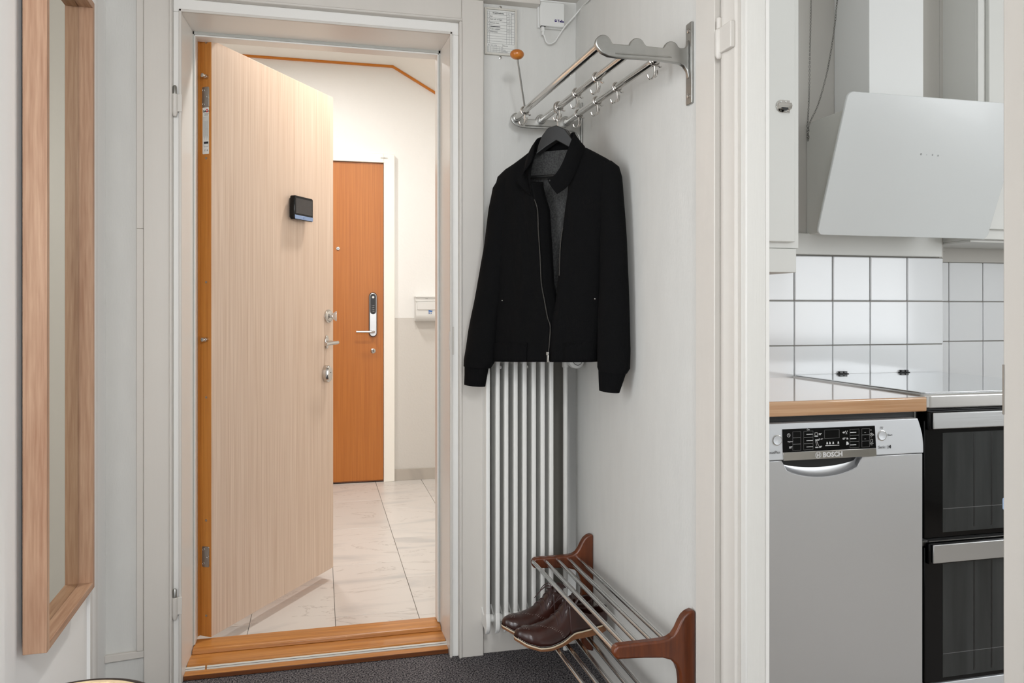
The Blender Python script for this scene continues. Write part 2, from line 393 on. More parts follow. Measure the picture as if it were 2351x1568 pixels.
def old_hinge(x, y, z):
    b = nb(); tube(b, [(x, y, z - .045), (x, y, z - .03), (x, y, z + .022)], [.005, .0085, .0085], 14); box(b, (x, y - .002, z - .03), (x + .02, y + .004, z + .022))
    h = obj('hinge', b, 'paint', lining, .0012)
    b = nb(); tube(b, [(x, y, z + .0225), (x, y, z + .044), (x, y, z + .048)], [.0058, .0055, .003], 12)
    obj('hinge_pin', b, 'cast', h); b = nb(); box(b, (x - .0095, y - .0055, z - .012), (x - .0075, y + .001, z + .016)); obj('hinge_gap', b, 'black', h)
old_hinge(-.4225, 2.520, 1.755); old_hinge(-.4225, 2.520, .248)
# --- threshold
th = thing('threshold', 'stepped varnished oak threshold under the open entrance door', 'threshold', (0, 2.65, 0))
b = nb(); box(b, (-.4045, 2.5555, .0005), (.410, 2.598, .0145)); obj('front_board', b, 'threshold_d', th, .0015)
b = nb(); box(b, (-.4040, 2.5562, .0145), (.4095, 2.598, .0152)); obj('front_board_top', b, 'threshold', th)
b = nb(); box(b, (-.4015, 2.599, .0005), (.4075, 2.757, .029)); obj('sill_board', b, 'threshold', th, .0015)
b = nb(); prism(b, [(2.672, .0292), (2.757, .0292), (2.757, .046), (2.684, .046), (2.674, .041)], 'x', -.397, .403); obj('upper_board', b, 'threshold', th, .002)
for x0, x1 in ((-.4045, -.347), (-.342, .4105)):
    b = nb(); prism(b, [(2.587, .0153), (2.592, .0225), (2.598, .0242), (2.5985, .0153)], 'x', x0, x1); obj('metal_strip', b, 'plastic_i', th, .001)
    b = nb(); box(b, (x0, 2.5893, .0205), (x1 - .0005, 2.5903, .0214)); obj('strip_groove', b, 'ink', th)

# ================================================================== STAIRWELL
b = nb(); box(b, (-1.5, 2.76, -.08), (1.5, 5.40, -.006))
hf = struct('floor_stairwell', b, 'grout', 'stairwell floor under the marble tiles', 'floor')
TXS = [-.847, -.547, -.247, .0535, .354, .6545, .955, 1.255]
for i, x0 in enumerate(TXS[:-1]):
    off = 2.955 if i % 2 else 2.735
    y = off - .59
    while y < 5.24:
        ya = max(y, 2.762); yb = min(y + .59, 5.24)
        if yb - ya > .02:
            b = nb(); box(b, (x0 + .001, ya + .001, -.006), (x0 + .2995, yb - .001, 0)); obj('tile', b, 'marble', hf, .0008, 1)
        y += .59
b = nb(); box(b, (-1.5, 5.24, 0), (-.40, 5.36, 2.80)); box(b, (.4775, 5.24, 1.078), (1.5, 5.36, 2.80)); box(b, (-.40, 5.24, 2.158), (.4775, 5.36, 2.80)); box(b, (-.40, 5.30, 0), (.4775, 5.36, 2.158))
struct('wall_stairwell_back', b, 'hall_up', 'cream plaster wall of the stairwell behind the far door', 'wall')
b = nb(); box(b, (.4775, 5.239, 0), (1.5, 5.36, 1.0785))
struct('wall_stairwell_dado', b, 'hall_low', 'grey painted lower part of the stairwell wall', 'wall')
b = nb(); box(b, (-1.6, 2.76, 0), (-1.5, 5.36, 2.8)); struct('wall_stairwell_left', b, 'hall_up', 'cream left wall of the stairwell hidden behind the open door', 'wall')
b = nb(); box(b, (1.5, 2.76, 0), (1.6, 5.36, 2.8)); struct('wall_stairwell_right', b, 'hall_up', 'cream right wall of the stairwell', 'wall')
b = nb(); box(b, (-1.5, 2.761, 2.06), (1.5, 2.80, 2.8)); box(b, (-1.5, 2.761, 0), (-.44, 2.80, 2.06)); box(b, (.44, 2.761, 0), (1.5, 2.80, 2.06))
struct('wall_stairwell_front', b, 'hall_up', 'cream stairwell wall around the entrance door', 'wall')
b = nb(); prism(b, [(-1.5, 2.749), (.469, 2.749), (1.5, 2.182), (1.5, 2.9), (-1.5, 2.9)], 'y', 2.80, 5.24)
struct('ceiling_stairwell', b, 'hall_ceil', 'cream stairwell ceiling that slopes down at the right', 'ceiling')
b = nb()
prism(b, [(-1.5, 2.736), (.4655, 2.736), (1.5, 2.165), (1.5, 2.181), (.4690, 2.7485), (-1.5, 2.7485)], 'y', 5.222, 5.24)
struct('trim_9', b, 'orange_trim', 'orange varnished strip along the stairwell ceiling', 'trim')
b = nb(); box(b, (.479, 5.226, 0), (1.5, 5.239, .0748)); struct('baseboard_stairwell', b, 'marble_b', 'grey marble skirting at the foot of the stairwell wall', 'baseboard', .001)
# far door
b = nb(); box(b, (.4065, 5.203, 0), (.4775, 5.2995, 2.158)); box(b, (-.41, 5.203, 2.099), (.4065, 5.2995, 2.158)); box(b, (-.47, 5.203, 0), (-.40, 5.2395, 2.158))
fr = struct('trim_10', b, 'cream_gloss', 'cream frame around the far orange oak door', 'trim', .003)
b = nb(); box(b, (.4068, 5.2015, .0), (.4145, 5.203, 2.097)); box(b, (-.40, 5.2015, 2.0995), (.4145, 5.203, 2.106)); obj('frame_bead', b, 'cream_gloss', fr, .001)
b = nb(); box(b, (.385, 5.2005, 2.126), (.432, 5.203, 2.132)); obj('frame_label', b, 'plastic_i', fr)
text('frame_label_print', '• 1102 •', .010, (.392, 5.2002, 2.1265), (1, 0, 0), (0, 0, 1), 'ink', fr)
b = nb(); box(b, (-.398, 5.2215, .012), (.4045, 5.275, 2.096))
d2 = struct('door_2', b, 'door_oak', 'far closed orange oak door across the stairwell', 'door', .001)
b = nb(); box(b, (-.398, 5.219, .006), (.4045, 5.275, .0118)); obj('door_sweep', b, 'threshold_d', d2)
def stad(x, z0, z1, w, n=10):
    r = w / 2; return arc(x, z1 - r, r, 0, 180, n) + arc(x, z0 + r, r, 180, 360, n)
b = nb(); prism(b, stad(.3365, .954, 1.246, .052), 'y', 5.205, 5.2213); lk = obj('lock_plate', b, 'black', d2, .002)
b = nb(); prism(b, stad(.3365, .958, 1.242, .046), 'y', 5.196, 5.205); obj('lock_cover', b, 'brushed', lk, .003)
b = nb(); prism(b, stad(.3365, 1.103, 1.2375, .038), 'y', 5.1945, 5.1965); obj('keypad', b, 'black', lk, .0005)
b = nb(); lathe(b, [(0, 0), (.0075, 0), (.0075, .002), (0, .002)], (.3365, 5.1945, 1.2145), (0, -1, 0)); obj('keypad_badge', b, 'plastic_w', lk)
for r in range(4):
    text('keypad_digits', ('1 2 3', '4 5 6', '7 8 9', '* 0 #')[r], .0075, (.3365, 5.1942, 1.158 - .0125 * r), (1, 0, 0), (0, 0, 1), 'white_ink', lk, 'CENTER')
b = nb(); cyl(b, (.3385, 5.197, .989), (.3385, 5.187, .989), .012); tube(b, bez([(.3385, 5.19, .989), (.3385, 5.16, .989), (.328, 5.148, .9895), (.30, 5.147, .990), (.226, 5.147, .9905)], 8), .0075, 12); obj('lever_handle', b, 'brushed', d2)
b = nb(); lathe(b, [(0, 0), (.017, 0), (.0165, .005), (.010, .006), (.009, .003), (0, .003)], (.338, 5.2215, .862), (0, -1, 0)); rz_ = obj('lock_rosette', b, 'chrome', d2)
b = nb(); prism(b, stad(.338, .855, .869, .006), 'y', 5.2145, 5.2178); obj('keyhole', b, 'black', rz_)
b = nb(); lathe(b, [(0, 0), (.0125, 0), (.012, .004), (.007, .005), (.006, .002), (0, .002)], (.1123, 5.2215, 1.5306), (0, -1, 0)); pz_ = obj('peephole', b, 'chrome', d2)
b = nb(); lathe(b, [(0, 0), (.0055, 0), (0, .0025)], (.1123, 5.2193, 1.5306), (0, -1, 0)); obj('peephole_lens', b, 'blackgloss', pz_)
# mailbox
mb = thing('mailbox', 'white wall letterbox with a small blue sticker in the stairwell', 'letterbox', (.76, 5.18, 1.05))
b = nb(); prism(b, [(5.2385, 1.058), (5.2385, 1.222), (5.165, 1.222), (5.160, 1.19), (5.152, 1.10)] + [(5.152 + .045 - .045 * math.cos(math.radians(a)), 1.10 - .044 * math.sin(math.radians(a))) for a in (20, 45, 70, 90)], 'x', .6105, .93); obj('body', b, 'plastic_w', mb, .003)
b = nb(); box(b, (.6075, 5.145, 1.212), (.933, 5.2385, 1.223)); obj('lid', b, 'plastic_w', mb, .002)
b = nb(); box(b, (.609, 5.1535, 1.186), (.9315, 5.17, 1.2115)); fl = obj('flap', b, 'plastic_w', mb, .002)
b = nb(); box(b, (.6195, 5.1475, 1.132), (.921, 5.158, 1.1845)); obj('front_panel', b, 'plastic_w', mb, .003)
text('flap_lettering', 'POST', .0065, (.674, 5.1530, 1.203), (1, 0, 0), (0, 0, 1), 'ink', fl)
Rs = Matrix.Rotation(math.radians(-12), 3, 'Y')
stx = Vector((1, 0, -.16)); stz = Vector((.16, 0, 1))
def quad(nm, p, w, h, m, par, y):
    b = nb(); q = [Vector((p[0], 0, p[1])) + stx.normalized() * a + stz.normalized() * c for a, c in ((0, 0), (w, 0), (w, h), (0, h))]
    prism(b, [(v.x, v.z) for v in q], 'y', y - .0006, y); return obj(nm, b, m, par)
sk = quad('sticker', (.6925, 1.1035), .027, .028, 'paper', mb, 5.1515)
quad('sticker_band', (.6935, 1.1205), .025, .0095, 'blue', sk, 5.1507)
text('sticker_print', 'M 3', .0135, (.6935, 5.1505, 1.1075), stx, stz, 'blue', sk, bold=.0006)

# ================================================================== ENTRANCE LEAF (local frame: x along the leaf from its hinge side, -y towards the room)
LA = math.atan2(.8411, .5408)
b = nb(); box(b, (.0015, 0, .0515), (.7437, .043, 2.0220)); 
leaf = tag(obj('door_1', b, 'leaf', None, .001), 'pale limed oak entrance door standing open into the stairwell', 'door', None, 'structure')
leaf.location = (-.3489, 2.748, 0); leaf.rotation_euler = (0, 0, LA)
def lobj(name, bm, m, bev=0., par=None):
    o = obj(name, bm, m, None, bev); return local(o, par or leaf)
b = nb(); box(b, (-.0005, .0005, .0512), (.0014, .0435, 2.0223)); box(b, (-.0005, .043, .0515), (.7435, .0435, 2.022)); box(b, (-.010, .044, .0515), (.752, .062, 2.028)); eb = lobj('edge_band', b, 'leaf_edge', .0006)
for z in (.315, 1.834):
    b = nb(); prism(b, rrect(.007, z - .034, .0355, z + .034, .005), 'x', -.0025, -.0004); hp = lobj('hinge_plate', b, 'steel', .0004)
    for y, dz in ((.0295, .023), (.0295, -.023), (.0125, 0)):
        b = nb(); lathe(b, [(0, 0), (.005, 0), (.005, .0008), (.003, .001), (.0022, .0003), (0, .0003)], (-.0025, y, z + dz), (-1, 0, 0), 16); lobj('screw', b, 'steel', 0, hp)
for z in (1.901, 1.033):
    b = nb(); lathe(b, [(0, 0), (.008, 0), (.0065, .010), (.0045, .011), (.0045, .016), (.0068, .016), (.0068, .021), (.003, .022), (.0025, .020), (0, .020)], (-.0005, .018, z), (-1, 0, 0), 18); lobj('security_bolt', b, 'chrome')
for z in (2.040 - .025, 1.632, 1.2227, .8416, .435, .12):
    b = nb(); lathe(b, [(0, 0), (.0042, 0), (.004, .0012), (.0015, .0012), (.001, .0003), (0, .0003)], (-.0005, .0195, z), (-1, 0, 0), 14); lobj('edge_screw', b, 'steel')
b = nb(); prism(b, rrect(.0085, 1.646, .034, 1.800, .002), 'x', -.0014, -.0005); lab = lobj('rating_label', b, 'paper', 0)
def ltext(nm, s, sz, y, z, m, bold=0.): 
    o = text(nm, s, sz, (-.0015, y, z), (0, -1, 0), (0, 0, 1), m, None, bold=bold); return local(o, lab)
ltext('label_lettering', 'DAL', .0085, .0315, 1.7845, 'ink_dark', .0005); ltext('label_lettering', 'C', .0085, .0125, 1.7845, 'ink_dark', .0005)
b = nb(); prism(b, rrect(.0128, 1.7835, .0185, 1.7945, .001), 'x', -.0018, -.0014); lobj('label_logo', b, 'red', 0, lab)
b = nb(); lathe(b, [(0, 0), (.0017, 0), (.0017, .0004), (0, .0004)], (-.0018, .0157, 1.789), (-1, 0, 0), 14); lobj('label_logo_dot', b, 'paper', 0, lab)
ltext('label_lettering', 'Trapphusdörr', .0035, .028, 1.778, 'ink_dark'); ltext('label_lettering', 'EI 30 35dB', .0035, .027, 1.7735, 'ink_dark')
b = nb()
for k in range(9): box(b, (-.0018, .0105 + .0024 * k, 1.692 + (k % 3) * .006), (-.0015, .0109 + .0024 * k, 1.768 - (k % 2) * .012))
box(b, (-.0018, .0095, 1.7685), (-.0015, .0325, 1.7688)); box(b, (-.0018, .0095, 1.728), (-.0015, .022, 1.7283)); lobj('label_lines', b, 'ink', 0, lab)
b = nb(); box(b, (-.0018, .0105, 1.680), (-.0015, .0285, 1.687)); box(b, (-.0018, .0105, 1.6705), (-.0015, .0110, 1.68)); box(b, (-.0018, .028, 1.6705), (-.0015, .0285, 1.68)); box(b, (-.0018, .0105, 1.670), (-.0015, .0285, 1.6705)); lobj('label_box', b, 'ink_dark', 0, lab)
ltext('label_lettering', 'T  P', .0085, .0265, 1.6545, 'ink_dark')
# door viewer monitor
b = nb(); box(b, (.432, -.010, 1.484), (.540, -.0005, 1.560)); mon = lobj('viewer_monitor', b, 'black', .003)
b = nb(); prism(b, rrect(.4225, 1.4765, .5475, 1.5675, .007), 'y', -.031, -.010); lobj('monitor_case', b, 'blackgloss', .003, mon)
b = nb(); box(b, (.431, -.0318, 1.500), (.5385, -.031, 1.558)); lobj('monitor_screen', b, 'screen', 0, mon)
b = nb(); box(b, (.425, -.0322, 1.4785), (.545, -.0308, 1.4935)); lobj('monitor_band', b, 'blue_metal', .001, mon)
b = nb(); lathe(b, [(0, 0), (.005, 0), (.005, .0008), (0, .0008)], (.486, -.0322, 1.486), (0, -1, 0)); lobj('monitor_button', b, 'blue_metal', 0, mon)
# thumb turn
b = nb(); lathe(b, [(0, 0), (.0275, 0), (.0275, .006), (.022, .012), (.014, .0135), (0, .0135)], (.7005, -.0003, 1.105), (0, -1, 0), 28); tt = lobj('thumb_turn', b, 'chrome')
b = nb(); cyl(b, (.7005, -.013, 1.105), (.7005, -.024, 1.105), .006); 
loft(b, [[(.7005 + sx * .0025, y, 1.105 + sz * h) for sx, sz in ((-1, -1), (1, -1), (1, 1), (-1, 1))] for y, h in ((-.020, .009), (-.030, .014), (-.040, .021), (-.043, .020))]); lobj('turn_grip', b, 'chrome', .0015, tt)
# lever handle
b = nb(); prism(b, [(.690 + .013 * math.cos(a * PI / 14), .998 + .028 * math.sin(a * PI / 14)) for a in range(28)], 'y', -.007, -.0003); hr = lobj('handle_rosette', b, 'chrome', .003)
b = nb(); tube(b, bez([(.690, -.005, .997), (.690, -.036, .996), (.690, -.046, .996)], 6), [.008] * 12 + [.008], 14); tube(b, bez([(.697, -.050, .997), (.680, -.051, .996), (.645, -.050, .995), (.612, -.047, .992)], 8), .0075, 12); lobj('lever', b, 'chrome', 0, hr)
# oval lock knob
b = nb(); loft(b, [[(.679 + rx * math.cos(a * PI / 16), -y, .868 + rz * math.sin(a * PI / 16)) for a in range(32)] for y, rx, rz in ((.0003, .021, .034), (.010, .022, .036), (.019, .021, .035), (.026, .0165, .029), (.0275, .012, .021))]); kn = lobj('lock_knob', b, 'chrome')
b = nb(); lathe(b, [(0, 0), (.003, 0), (0, .0005)], (.681, -.0274, .874), (0, -1, 0)); lobj('lock_keyhole', b, 'black', 0, kn)

# ================================================================== MIRROR
mr = thing('wall_mirror', 'tall mirror in a deep pale oak box frame on the left wall', 'mirror', (-.6042, 1.8335, 0), math.radians(1.77))
def mobj(name, bm, m, bev=0.): return local(obj(name, bm, m, None, bev), mr)
D_ = .046
b = nb(); box(b, (0, 0, .4085), (D_, .018, 1.9285)); mobj('frame_board', b, 'oak_frame', .0012)
b = nb(); box(b, (0, .390, .4085), (D_, .408, 1.9285)); mobj('frame_board', b, 'oak_frame', .0012)
M['oak_frame_h'] = wood('mirror_oak_across', (196, 160, 132), (160, 119, 92), (26, 1.3, 26), .5, 0, 7., .15, (.36, .66))
for z0, z1 in ((.4085, .4265), (1.9105, 1.9285)):
    b = nb(); box(b, (0, .0182, z0), (D_, .3898, z1)); mobj('frame_board', b, 'oak_frame_h', .0012)
b = nb(); box(b, (.010, .021, .4285), (.0135, .3875, 1.9085)); mobj('mirror_glass', b, 'glass_mirror')
b = nb(); box(b, (.0005, .0182, .4268), (.0095, .3898, 1.9102)); mobj('back_panel', b, 'black')

# ================================================================== CANE STOOL
st = thing('cane_stool', 'round rattan stool with woven cane seat below the oak mirror', 'stool', (-.404, 1.425, 0))
cx, cy = -.404, 1.425
def ring_pts(r, z, n=64): return [(cx + r * math.cos(2 * PI * k / n), cy + r * math.sin(2 * PI * k / n), z) for k in range(n)]
b = nb(); tube(b, ring_pts(.137, .4525), .0085, 10, closed=True); obj('seat_rim', b, 'cane_dark', st)
b = nb(); loft(b, [ring_pts(.1300, .4615), ring_pts(.1180, .463), ring_pts(.1180, .460), ring_pts(.1300, .457), ring_pts(.1300, .4615)], True, False); obj('seat_border', b, 'cane', st)
b = nb()
def strand(p, q, w, z):
    p = Vector(p); q = Vector(q); d = (q - p).normalized(); s = Vector((-d.y, d.x, 0)) * w
    vs = [bv + Vector((0, 0, dz)) for dz in (z - .0006, z + .0006) for bv in (p - s, p + s, q + s, q - s)]
    v = [b.verts.new(x) for x in vs]
    for f in ((0, 1, 2, 3), (4, 5, 6, 7), (0, 1, 5, 4), (1, 2, 6, 5), (2, 3, 7, 6), (3, 0, 4, 7)): b.faces.new([v[i] for i in f])
for ang, step, w, z in ((0, .0150, .0012, .4595), (90, .0150, .0012, .4605), (45, .0212, .0016, .4615), (135, .0212, .0016, .4625)):
    a = math.radians(ang); d = Vector((math.cos(a), math.sin(a), 0)); s = Vector((-d.y, d.x, 0)); k = -int(.12 / step)
    while k * step <= .121:
        for dd in ((-.0024, .0024) if ang in (0, 90) else (0,)):
            o_ = k * step + dd
            if abs(o_) < .121:
                h = math.sqrt(.122 ** 2 - o_ ** 2); c0 = Vector((cx, cy, 0)) + s * o_; strand(c0 - d * h, c0 + d * h, w, z)
        k += 1
tag(obj('cane_weave', b, 'cane', st), kind='stuff')
for k in range(4):
    a = PI / 4 + k * PI / 2
    b = nb(); cyl(b, (cx + .115 * math.cos(a), cy + .115 * math.sin(a), .446), (cx + .150 * math.cos(a), cy + .150 * math.sin(a), .0005), .0095, 14); obj('leg', b, 'cane_dark', st)
b = nb(); tube(b, [(cx + .136 * math.cos(2 * PI * k / 40), cy + .136 * math.sin(2 * PI * k / 40), .19) for k in range(40)], .006, 8, closed=True); obj('foot_ring', b, 'cane_dark', st)

# ================================================================== HAT RACK
hr = thing('hat_rack', 'wall mounted chrome hat rack with cast brackets above the jacket', 'coat rack', (.845, 2.08, 1.74))
TB = [((.6255, 1.697, 1.7395), (.6195, 2.474, 1.7545)), ((.7105, 1.697, 1.7385), (.7045, 2.474, 1.7530)), ((.7955, 1.697, 1.7380), (.7915, 2.474, 1.7520))]
def bracket(y0, y1, dz, dx):
    o = []
    def A(cx_, cz, r, a0, a1): return [(cx_ + dx + r * math.cos(math.radians(a)), cz + dz + r * math.sin(math.radians(a))) for a in range(a0, a1 - 1, -10)]
    o += A(.628, 1.7375, .0195, 190, 30)
    o += [(.650 + dx, 1.7385 + dz), (.690 + dx, 1.7385 + dz)] + A(.7105, 1.7385, .0180, 160, 20)
    o += [(.733 + dx, 1.7395 + dz), (.775 + dx, 1.7390 + dz)] + A(.7955, 1.7385, .0175, 160, 20)
    o += [(.817 + dx, 1.7415 + dz), (.827 + dx / 2, 1.7425 + dz), (.834, 1.749 + dz), (.8385, 1.764 + dz), (.8385, 1.672 + dz), (.834, 1.690 + dz), (.826, 1.701 + dz), (.815, 1.706 + dz), (.7514 + dx, 1.7095 + dz), (.662 + dx, 1.708 + dz), (.640 + dx, 1.7095 + dz), (.623 + dx, 1.716 + dz), (.612 + dx, 1.727 + dz)]
    b = nb(); prism(b, o, 'y', y0, y1); br = obj('bracket', b, 'cast', hr, .003, 3)
    b = nb(); prism(b, [(y, z) for y, z in rrect((y0 + y1) / 2 - .018, 1.612 + dz * .9, (y0 + y1) / 2 + .012, 1.803 + dz * .9, .004)], 'x', .8388, .8447); pl = obj('wall_plate', b, 'cast', br, .0012)
    for z in (1.632, 1.784):
        b = nb(); lathe(b, [(0, 0), (.0055, 0), (.005, .0025), (.0022, .0032), (.0015, .002), (0, .002)], (.8388, (y0 + y1) / 2 - .003, z + dz * .9), (-1, 0, 0), 14); obj('screw', b, 'chrome', br)
    b = nb(); cyl(b, (.655 + dx, y0 - .0004, 1.7165 + dz), (.795 + dx, y0 - .0004, 1.7185 + dz), .0017, 8); obj('cast_ridge', b, 'cast', br)
bracket(1.683, 1.696, 0, -.001); bracket(2.474, 2.486, .0155, -.006)
for p, q in TB:
    b = nb(); cyl(b, p, q, .0098, 24); obj('tube', b, 'chrome', hr)
    d = (Vector(q) - Vector(p)).normalized()
    for e, s in ((Vector(p), 1), (Vector(q), -1)):
        b = nb(); cyl(b, e, e + d * s * .011, .0135, 20); obj('ferrule', b, 'cast', hr, .002)
def hook_mesh():
    b = nb(); tube(b, [(.0125 * math.cos(2 * PI * k / 24), 0, .0125 * math.sin(2 * PI * k / 24)) for k in range(24)], .0024, 8, closed=True)
    tube(b, bez([(0, 0, -.0125), (.0005, 0, -.024), (.0, 0, -.034), (-.004, 0, -.0415), (-.010, 0, -.0445), (-.0155, 0, -.042), (-.0185, 0, -.035)], 5), [.0027] * 15 + [.0024] * 16, 8)
    tube(b, [(.0, .0, -.0405), (.004, -.002, -.038), (.0062, -.003, -.028), (.0055, -.003, -.022)], .0019, 8)
    tube(b, [(.009, 0, -.0105), (.0150, 0, -.0135), (.0185, 0, -.0120)], .0022, 8)
    return b
hk0 = None
HK = [(0, (0.623,2.3657,1.7578)[1]), (1, (0.706,2.2806,1.7575)[1]), (1, (0.708,2.1161,1.7564)[1]), (1, (0.7095,1.9513,1.7492)[1]), (2, (0.7925,2.3514,1.7646)[1]), (2, (0.793,2.1847,1.7616)[1]), (2, (0.7945,2.0281,1.7608)[1]), (2, (0.7955,1.7814,1.7378)[1])]
for t, y in HK:
    p, q = TB[t]; f = (y - p[1]) / (q[1] - p[1]); pos = tuple(p[i] + (q[i] - p[i]) * f for i in range(3))
    if hk0 is None:
        hk0 = obj('hook', hook_mesh(), 'chrome', None, 0); hk0.location = pos; adopt(hk0, hr)
        b = nb(); top = Vector((0.5785,2.3,1.8994)); cyl(b, Vector(pos) + Vector((-.001, 0, .0135)), top, .0028, 10); hp = obj('knob_stem', b, 'cast', hr)
        b = nb(); ell(b, top + Vector((0, 0, .004)), (.0215, .0205, .0150), 24); obj('wooden_knob', b, 'ball_wood', hr)
    else: child_copy(hk0, hr, 'hook', pos)

# ================================================================== COAT HANGER AND JACKET (u across, z up, d towards the room)
C_ = (.685, 2.21); U_ = (.66, -.751); N_ = (-.751, -.66)
def K(p):
    u, z, d = p; return Vector((C_[0] + u * U_[0] + d * N_[0], C_[1] + u * U_[1] + d * N_[1], z))
hg = thing('coat_hanger', 'black wooden coat hanger inside the black jacket', 'hanger', K((0, 1.67, 0)))
pts = [(0.0019,1.6702,0.012), (-0.0255,1.6658,0.014), (-0.044,1.6459,0.016), (-0.0565,1.6174,0.018), (-0.0629,1.5907,0.02), (-0.0583,1.594,0.02), (-0.0303,1.6107,0.016), (0.0019,1.6267,0.012), (0.0425,1.6022,0.008), (0.0704,1.5828,0.006), (0.0765,1.5875,0.004), (0.053,1.6227,0.006), (0.0304,1.6553,0.01)]
b = nb(); F_ = [b.verts.new(K((u, z, d + .011))) for u, z, d in pts]; B_ = [b.verts.new(K((u, z, d - .011))) for u, z, d in pts]; n_ = len(pts)
mid = [(i, (n_ - i) % n_) for i in range(1, 7)]
for V, rev in ((F_, False), (B_, True)):
    seq = [(0, 1, 12), ] ; 
    b.faces.new([V[i] for i in (0, 1, 2, 7)]); b.faces.new([V[i] for i in (2, 3, 6, 7)]); b.faces.new([V[i] for i in (3, 4, 5, 6)]); b.faces.new([V[i] for i in (0, 7, 11, 12)]); b.faces.new([V[i] for i in (7, 8, 11)]); b.faces.new([V[i] for i in (8, 9, 10, 11)])
for i in range(n_): b.faces.new((F_[i], F_[(i + 1) % n_], B_[(i + 1) % n_], B_[i]))
obj('hanger_arms', b, 'hanger', hg, .005, 3)
b = nb(); cyl(b, K((-0.1007,1.5297,0.01)), K((0.0289,1.5235,0.01)), .0045, 10); obj('trouser_bar', b, 'hanger', hg)
p2, q2 = TB[1]; f = (2.285 - p2[1]) / (q2[1] - p2[1]); ctr = Vector(p2).lerp(Vector(q2), f)
b = nb(); wire = [K((0.0019,1.6689,0.012)), K((0.0004,1.6844,0.012)), K((-0.0053,1.6958,0.01)), ctr + Vector((-.013, -.03, -.030)), ctr + Vector((-.0175, -.012, -.017)), ctr + Vector((-.0150, 0, .004)), ctr + Vector((-.006, 0, .0135)), ctr + Vector((.006, 0, .0135)), ctr + Vector((.0148, 0, .002))]
tube(b, bez(wire, 6), .0019, 8); obj('hanger_hook', b, 'chrome', hg)

jk = thing('jacket', 'black zip jacket with grey lining hung open on the hanger', 'jacket', K((0, 1.0, 0)))
# rows: z by pixel row, left side, left opening, right opening, right side
ROWS = [
 ((-0.2308,0.9719,0.012), (-0.006,0.9799,0.052), (-0.0016,0.9801,0.052), (0.135,0.9843,0.012)),
 ((-0.2308,1.0044,0.012), (-0.0033,1.004,0.054), (0.0006,1.0041,0.053), (0.1392,1.0153,0.012)),
 ((-0.2308,1.0449,0.012), (0.0018,1.0508,0.055), (0.0063,1.0509,0.055), (0.1448,1.0524,0.012)),
 ((-0.2308,1.1057,0.012), (-0.005,1.101,0.056), (0.0098,1.1011,0.056), (0.1503,1.1079,0.012)),
 ((-0.2274,1.1597,0.012), (-0.0163,1.1578,0.057), (0.0216,1.1513,0.056), (0.1531,1.157,0.012)),
 ((-0.2258,1.2204,0.012), (-0.0261,1.2084,0.058), (0.0289,1.2074,0.056), (0.1559,1.2123,0.012)),
 ((-0.2241,1.2946,0.012), (-0.0307,1.2845,0.058), (0.0348,1.2821,0.056), (0.1586,1.2797,0.012)),
 ((-0.2239,1.3757,0.01), (-0.0367,1.3608,0.058), (0.045,1.3563,0.056), (0.1669,1.3529,0.012)),
 ((-0.222,1.4432,0.008), (-0.0425,1.4249,0.056), (0.0531,1.4179,0.055), (0.1741,1.4138,0.01)),
 ((-0.2201,1.4838,0.006), (-0.0569,1.4618,0.055), (0.0597,1.4547,0.054), (0.1812,1.4501,0.008)),
 ((-0.2235,1.5138,0.006), (-0.0659,1.4909,0.053), (0.0614,1.4821,0.052), (0.1884,1.4863,0.006)),
 ((-0.2166,1.5404,0.004), (-0.0707,1.5177,0.048), (0.0618,1.5074,0.048), (0.1928,1.513,0.004)),
 ((-0.1884,1.5605,0.004), (-0.0732,1.5406,0.042), (0.0612,1.5295,0.042), (0.1836,1.5399,0.002)),
 ((-0.1549,1.5759,0.003), (-0.0738,1.5612,0.034), (0.0622,1.5517,0.034), (0.1555,1.5591,0.001)),
 ((-0.1273,1.5918,0.001), (-0.0742,1.5822,0.024), (0.0653,1.5733,0.022), (0.1185,1.5808,0.0)),
 ((-0.1057,1.6066,0.0), (-0.0756,1.6015,0.01), (0.0699,1.591,0.01), (0.0901,1.5966,0.0)),
]
def body_ring(row, off=0., n=18, m=22):
    sl, ol, orr, sr = row
    out = []
    def fold(u, z): return .0042 * math.sin(u * 95 + 2.2 * math.sin(z * 9)) + .003 * math.sin(u * 47 - z * 6)
    for k in range(n + 1):
        t = k / n; u = ol[0] + (sl[0] - ol[0]) * t; z = ol[1] + (sl[1] - ol[1]) * t
        d = sl[2] + (ol[2] - sl[2]) * (max(0, 1 - t ** 3.2)) ** .5
        out.append((u, z, d + off + fold(u, z) * (1 - t) * min(1, t * 6)))
    db = min(.020, .45 * (ol[2] - sl[2]) + .002)
    for k in range(1, m):
        s = k / m; u = sl[0] + (sr[0] - sl[0]) * s; z = sl[1] + (sr[1] - sl[1]) * s
        q = abs(2 * s - 1); d0 = sl[2] + (sr[2] - sl[2]) * s
        out.append((u, z, d0 - (db + off) * (max(0, 1 - q ** 4)) ** .5))
    for k in range(n + 1):
        t = 1 - k / n; u = orr[0] + (sr[0] - orr[0]) * t; z = orr[1] + (sr[1] - orr[1]) * t
        d = sr[2] + (orr[2] - sr[2]) * (max(0, 1 - t ** 3.2)) ** .5
        out.append((u, z, d + off + fold(u, z) * (1 - t) * min(1, t * 6)))
    return out
def lerp_rows(rows, k):
    out = []
    for a, c in zip(rows, rows[1:]):
        for i in range(k):
            t = i / k; out.append(tuple(tuple(a[j][q] * (1 - t) + c[j][q] * t for q in range(3)) for j in range(4)))
    out.append(rows[-1]); return out
RR = lerp_rows(ROWS, 3)
b = nb(); loft(b, [[K(p) for p in body_ring(r)] for r in RR], False, False)
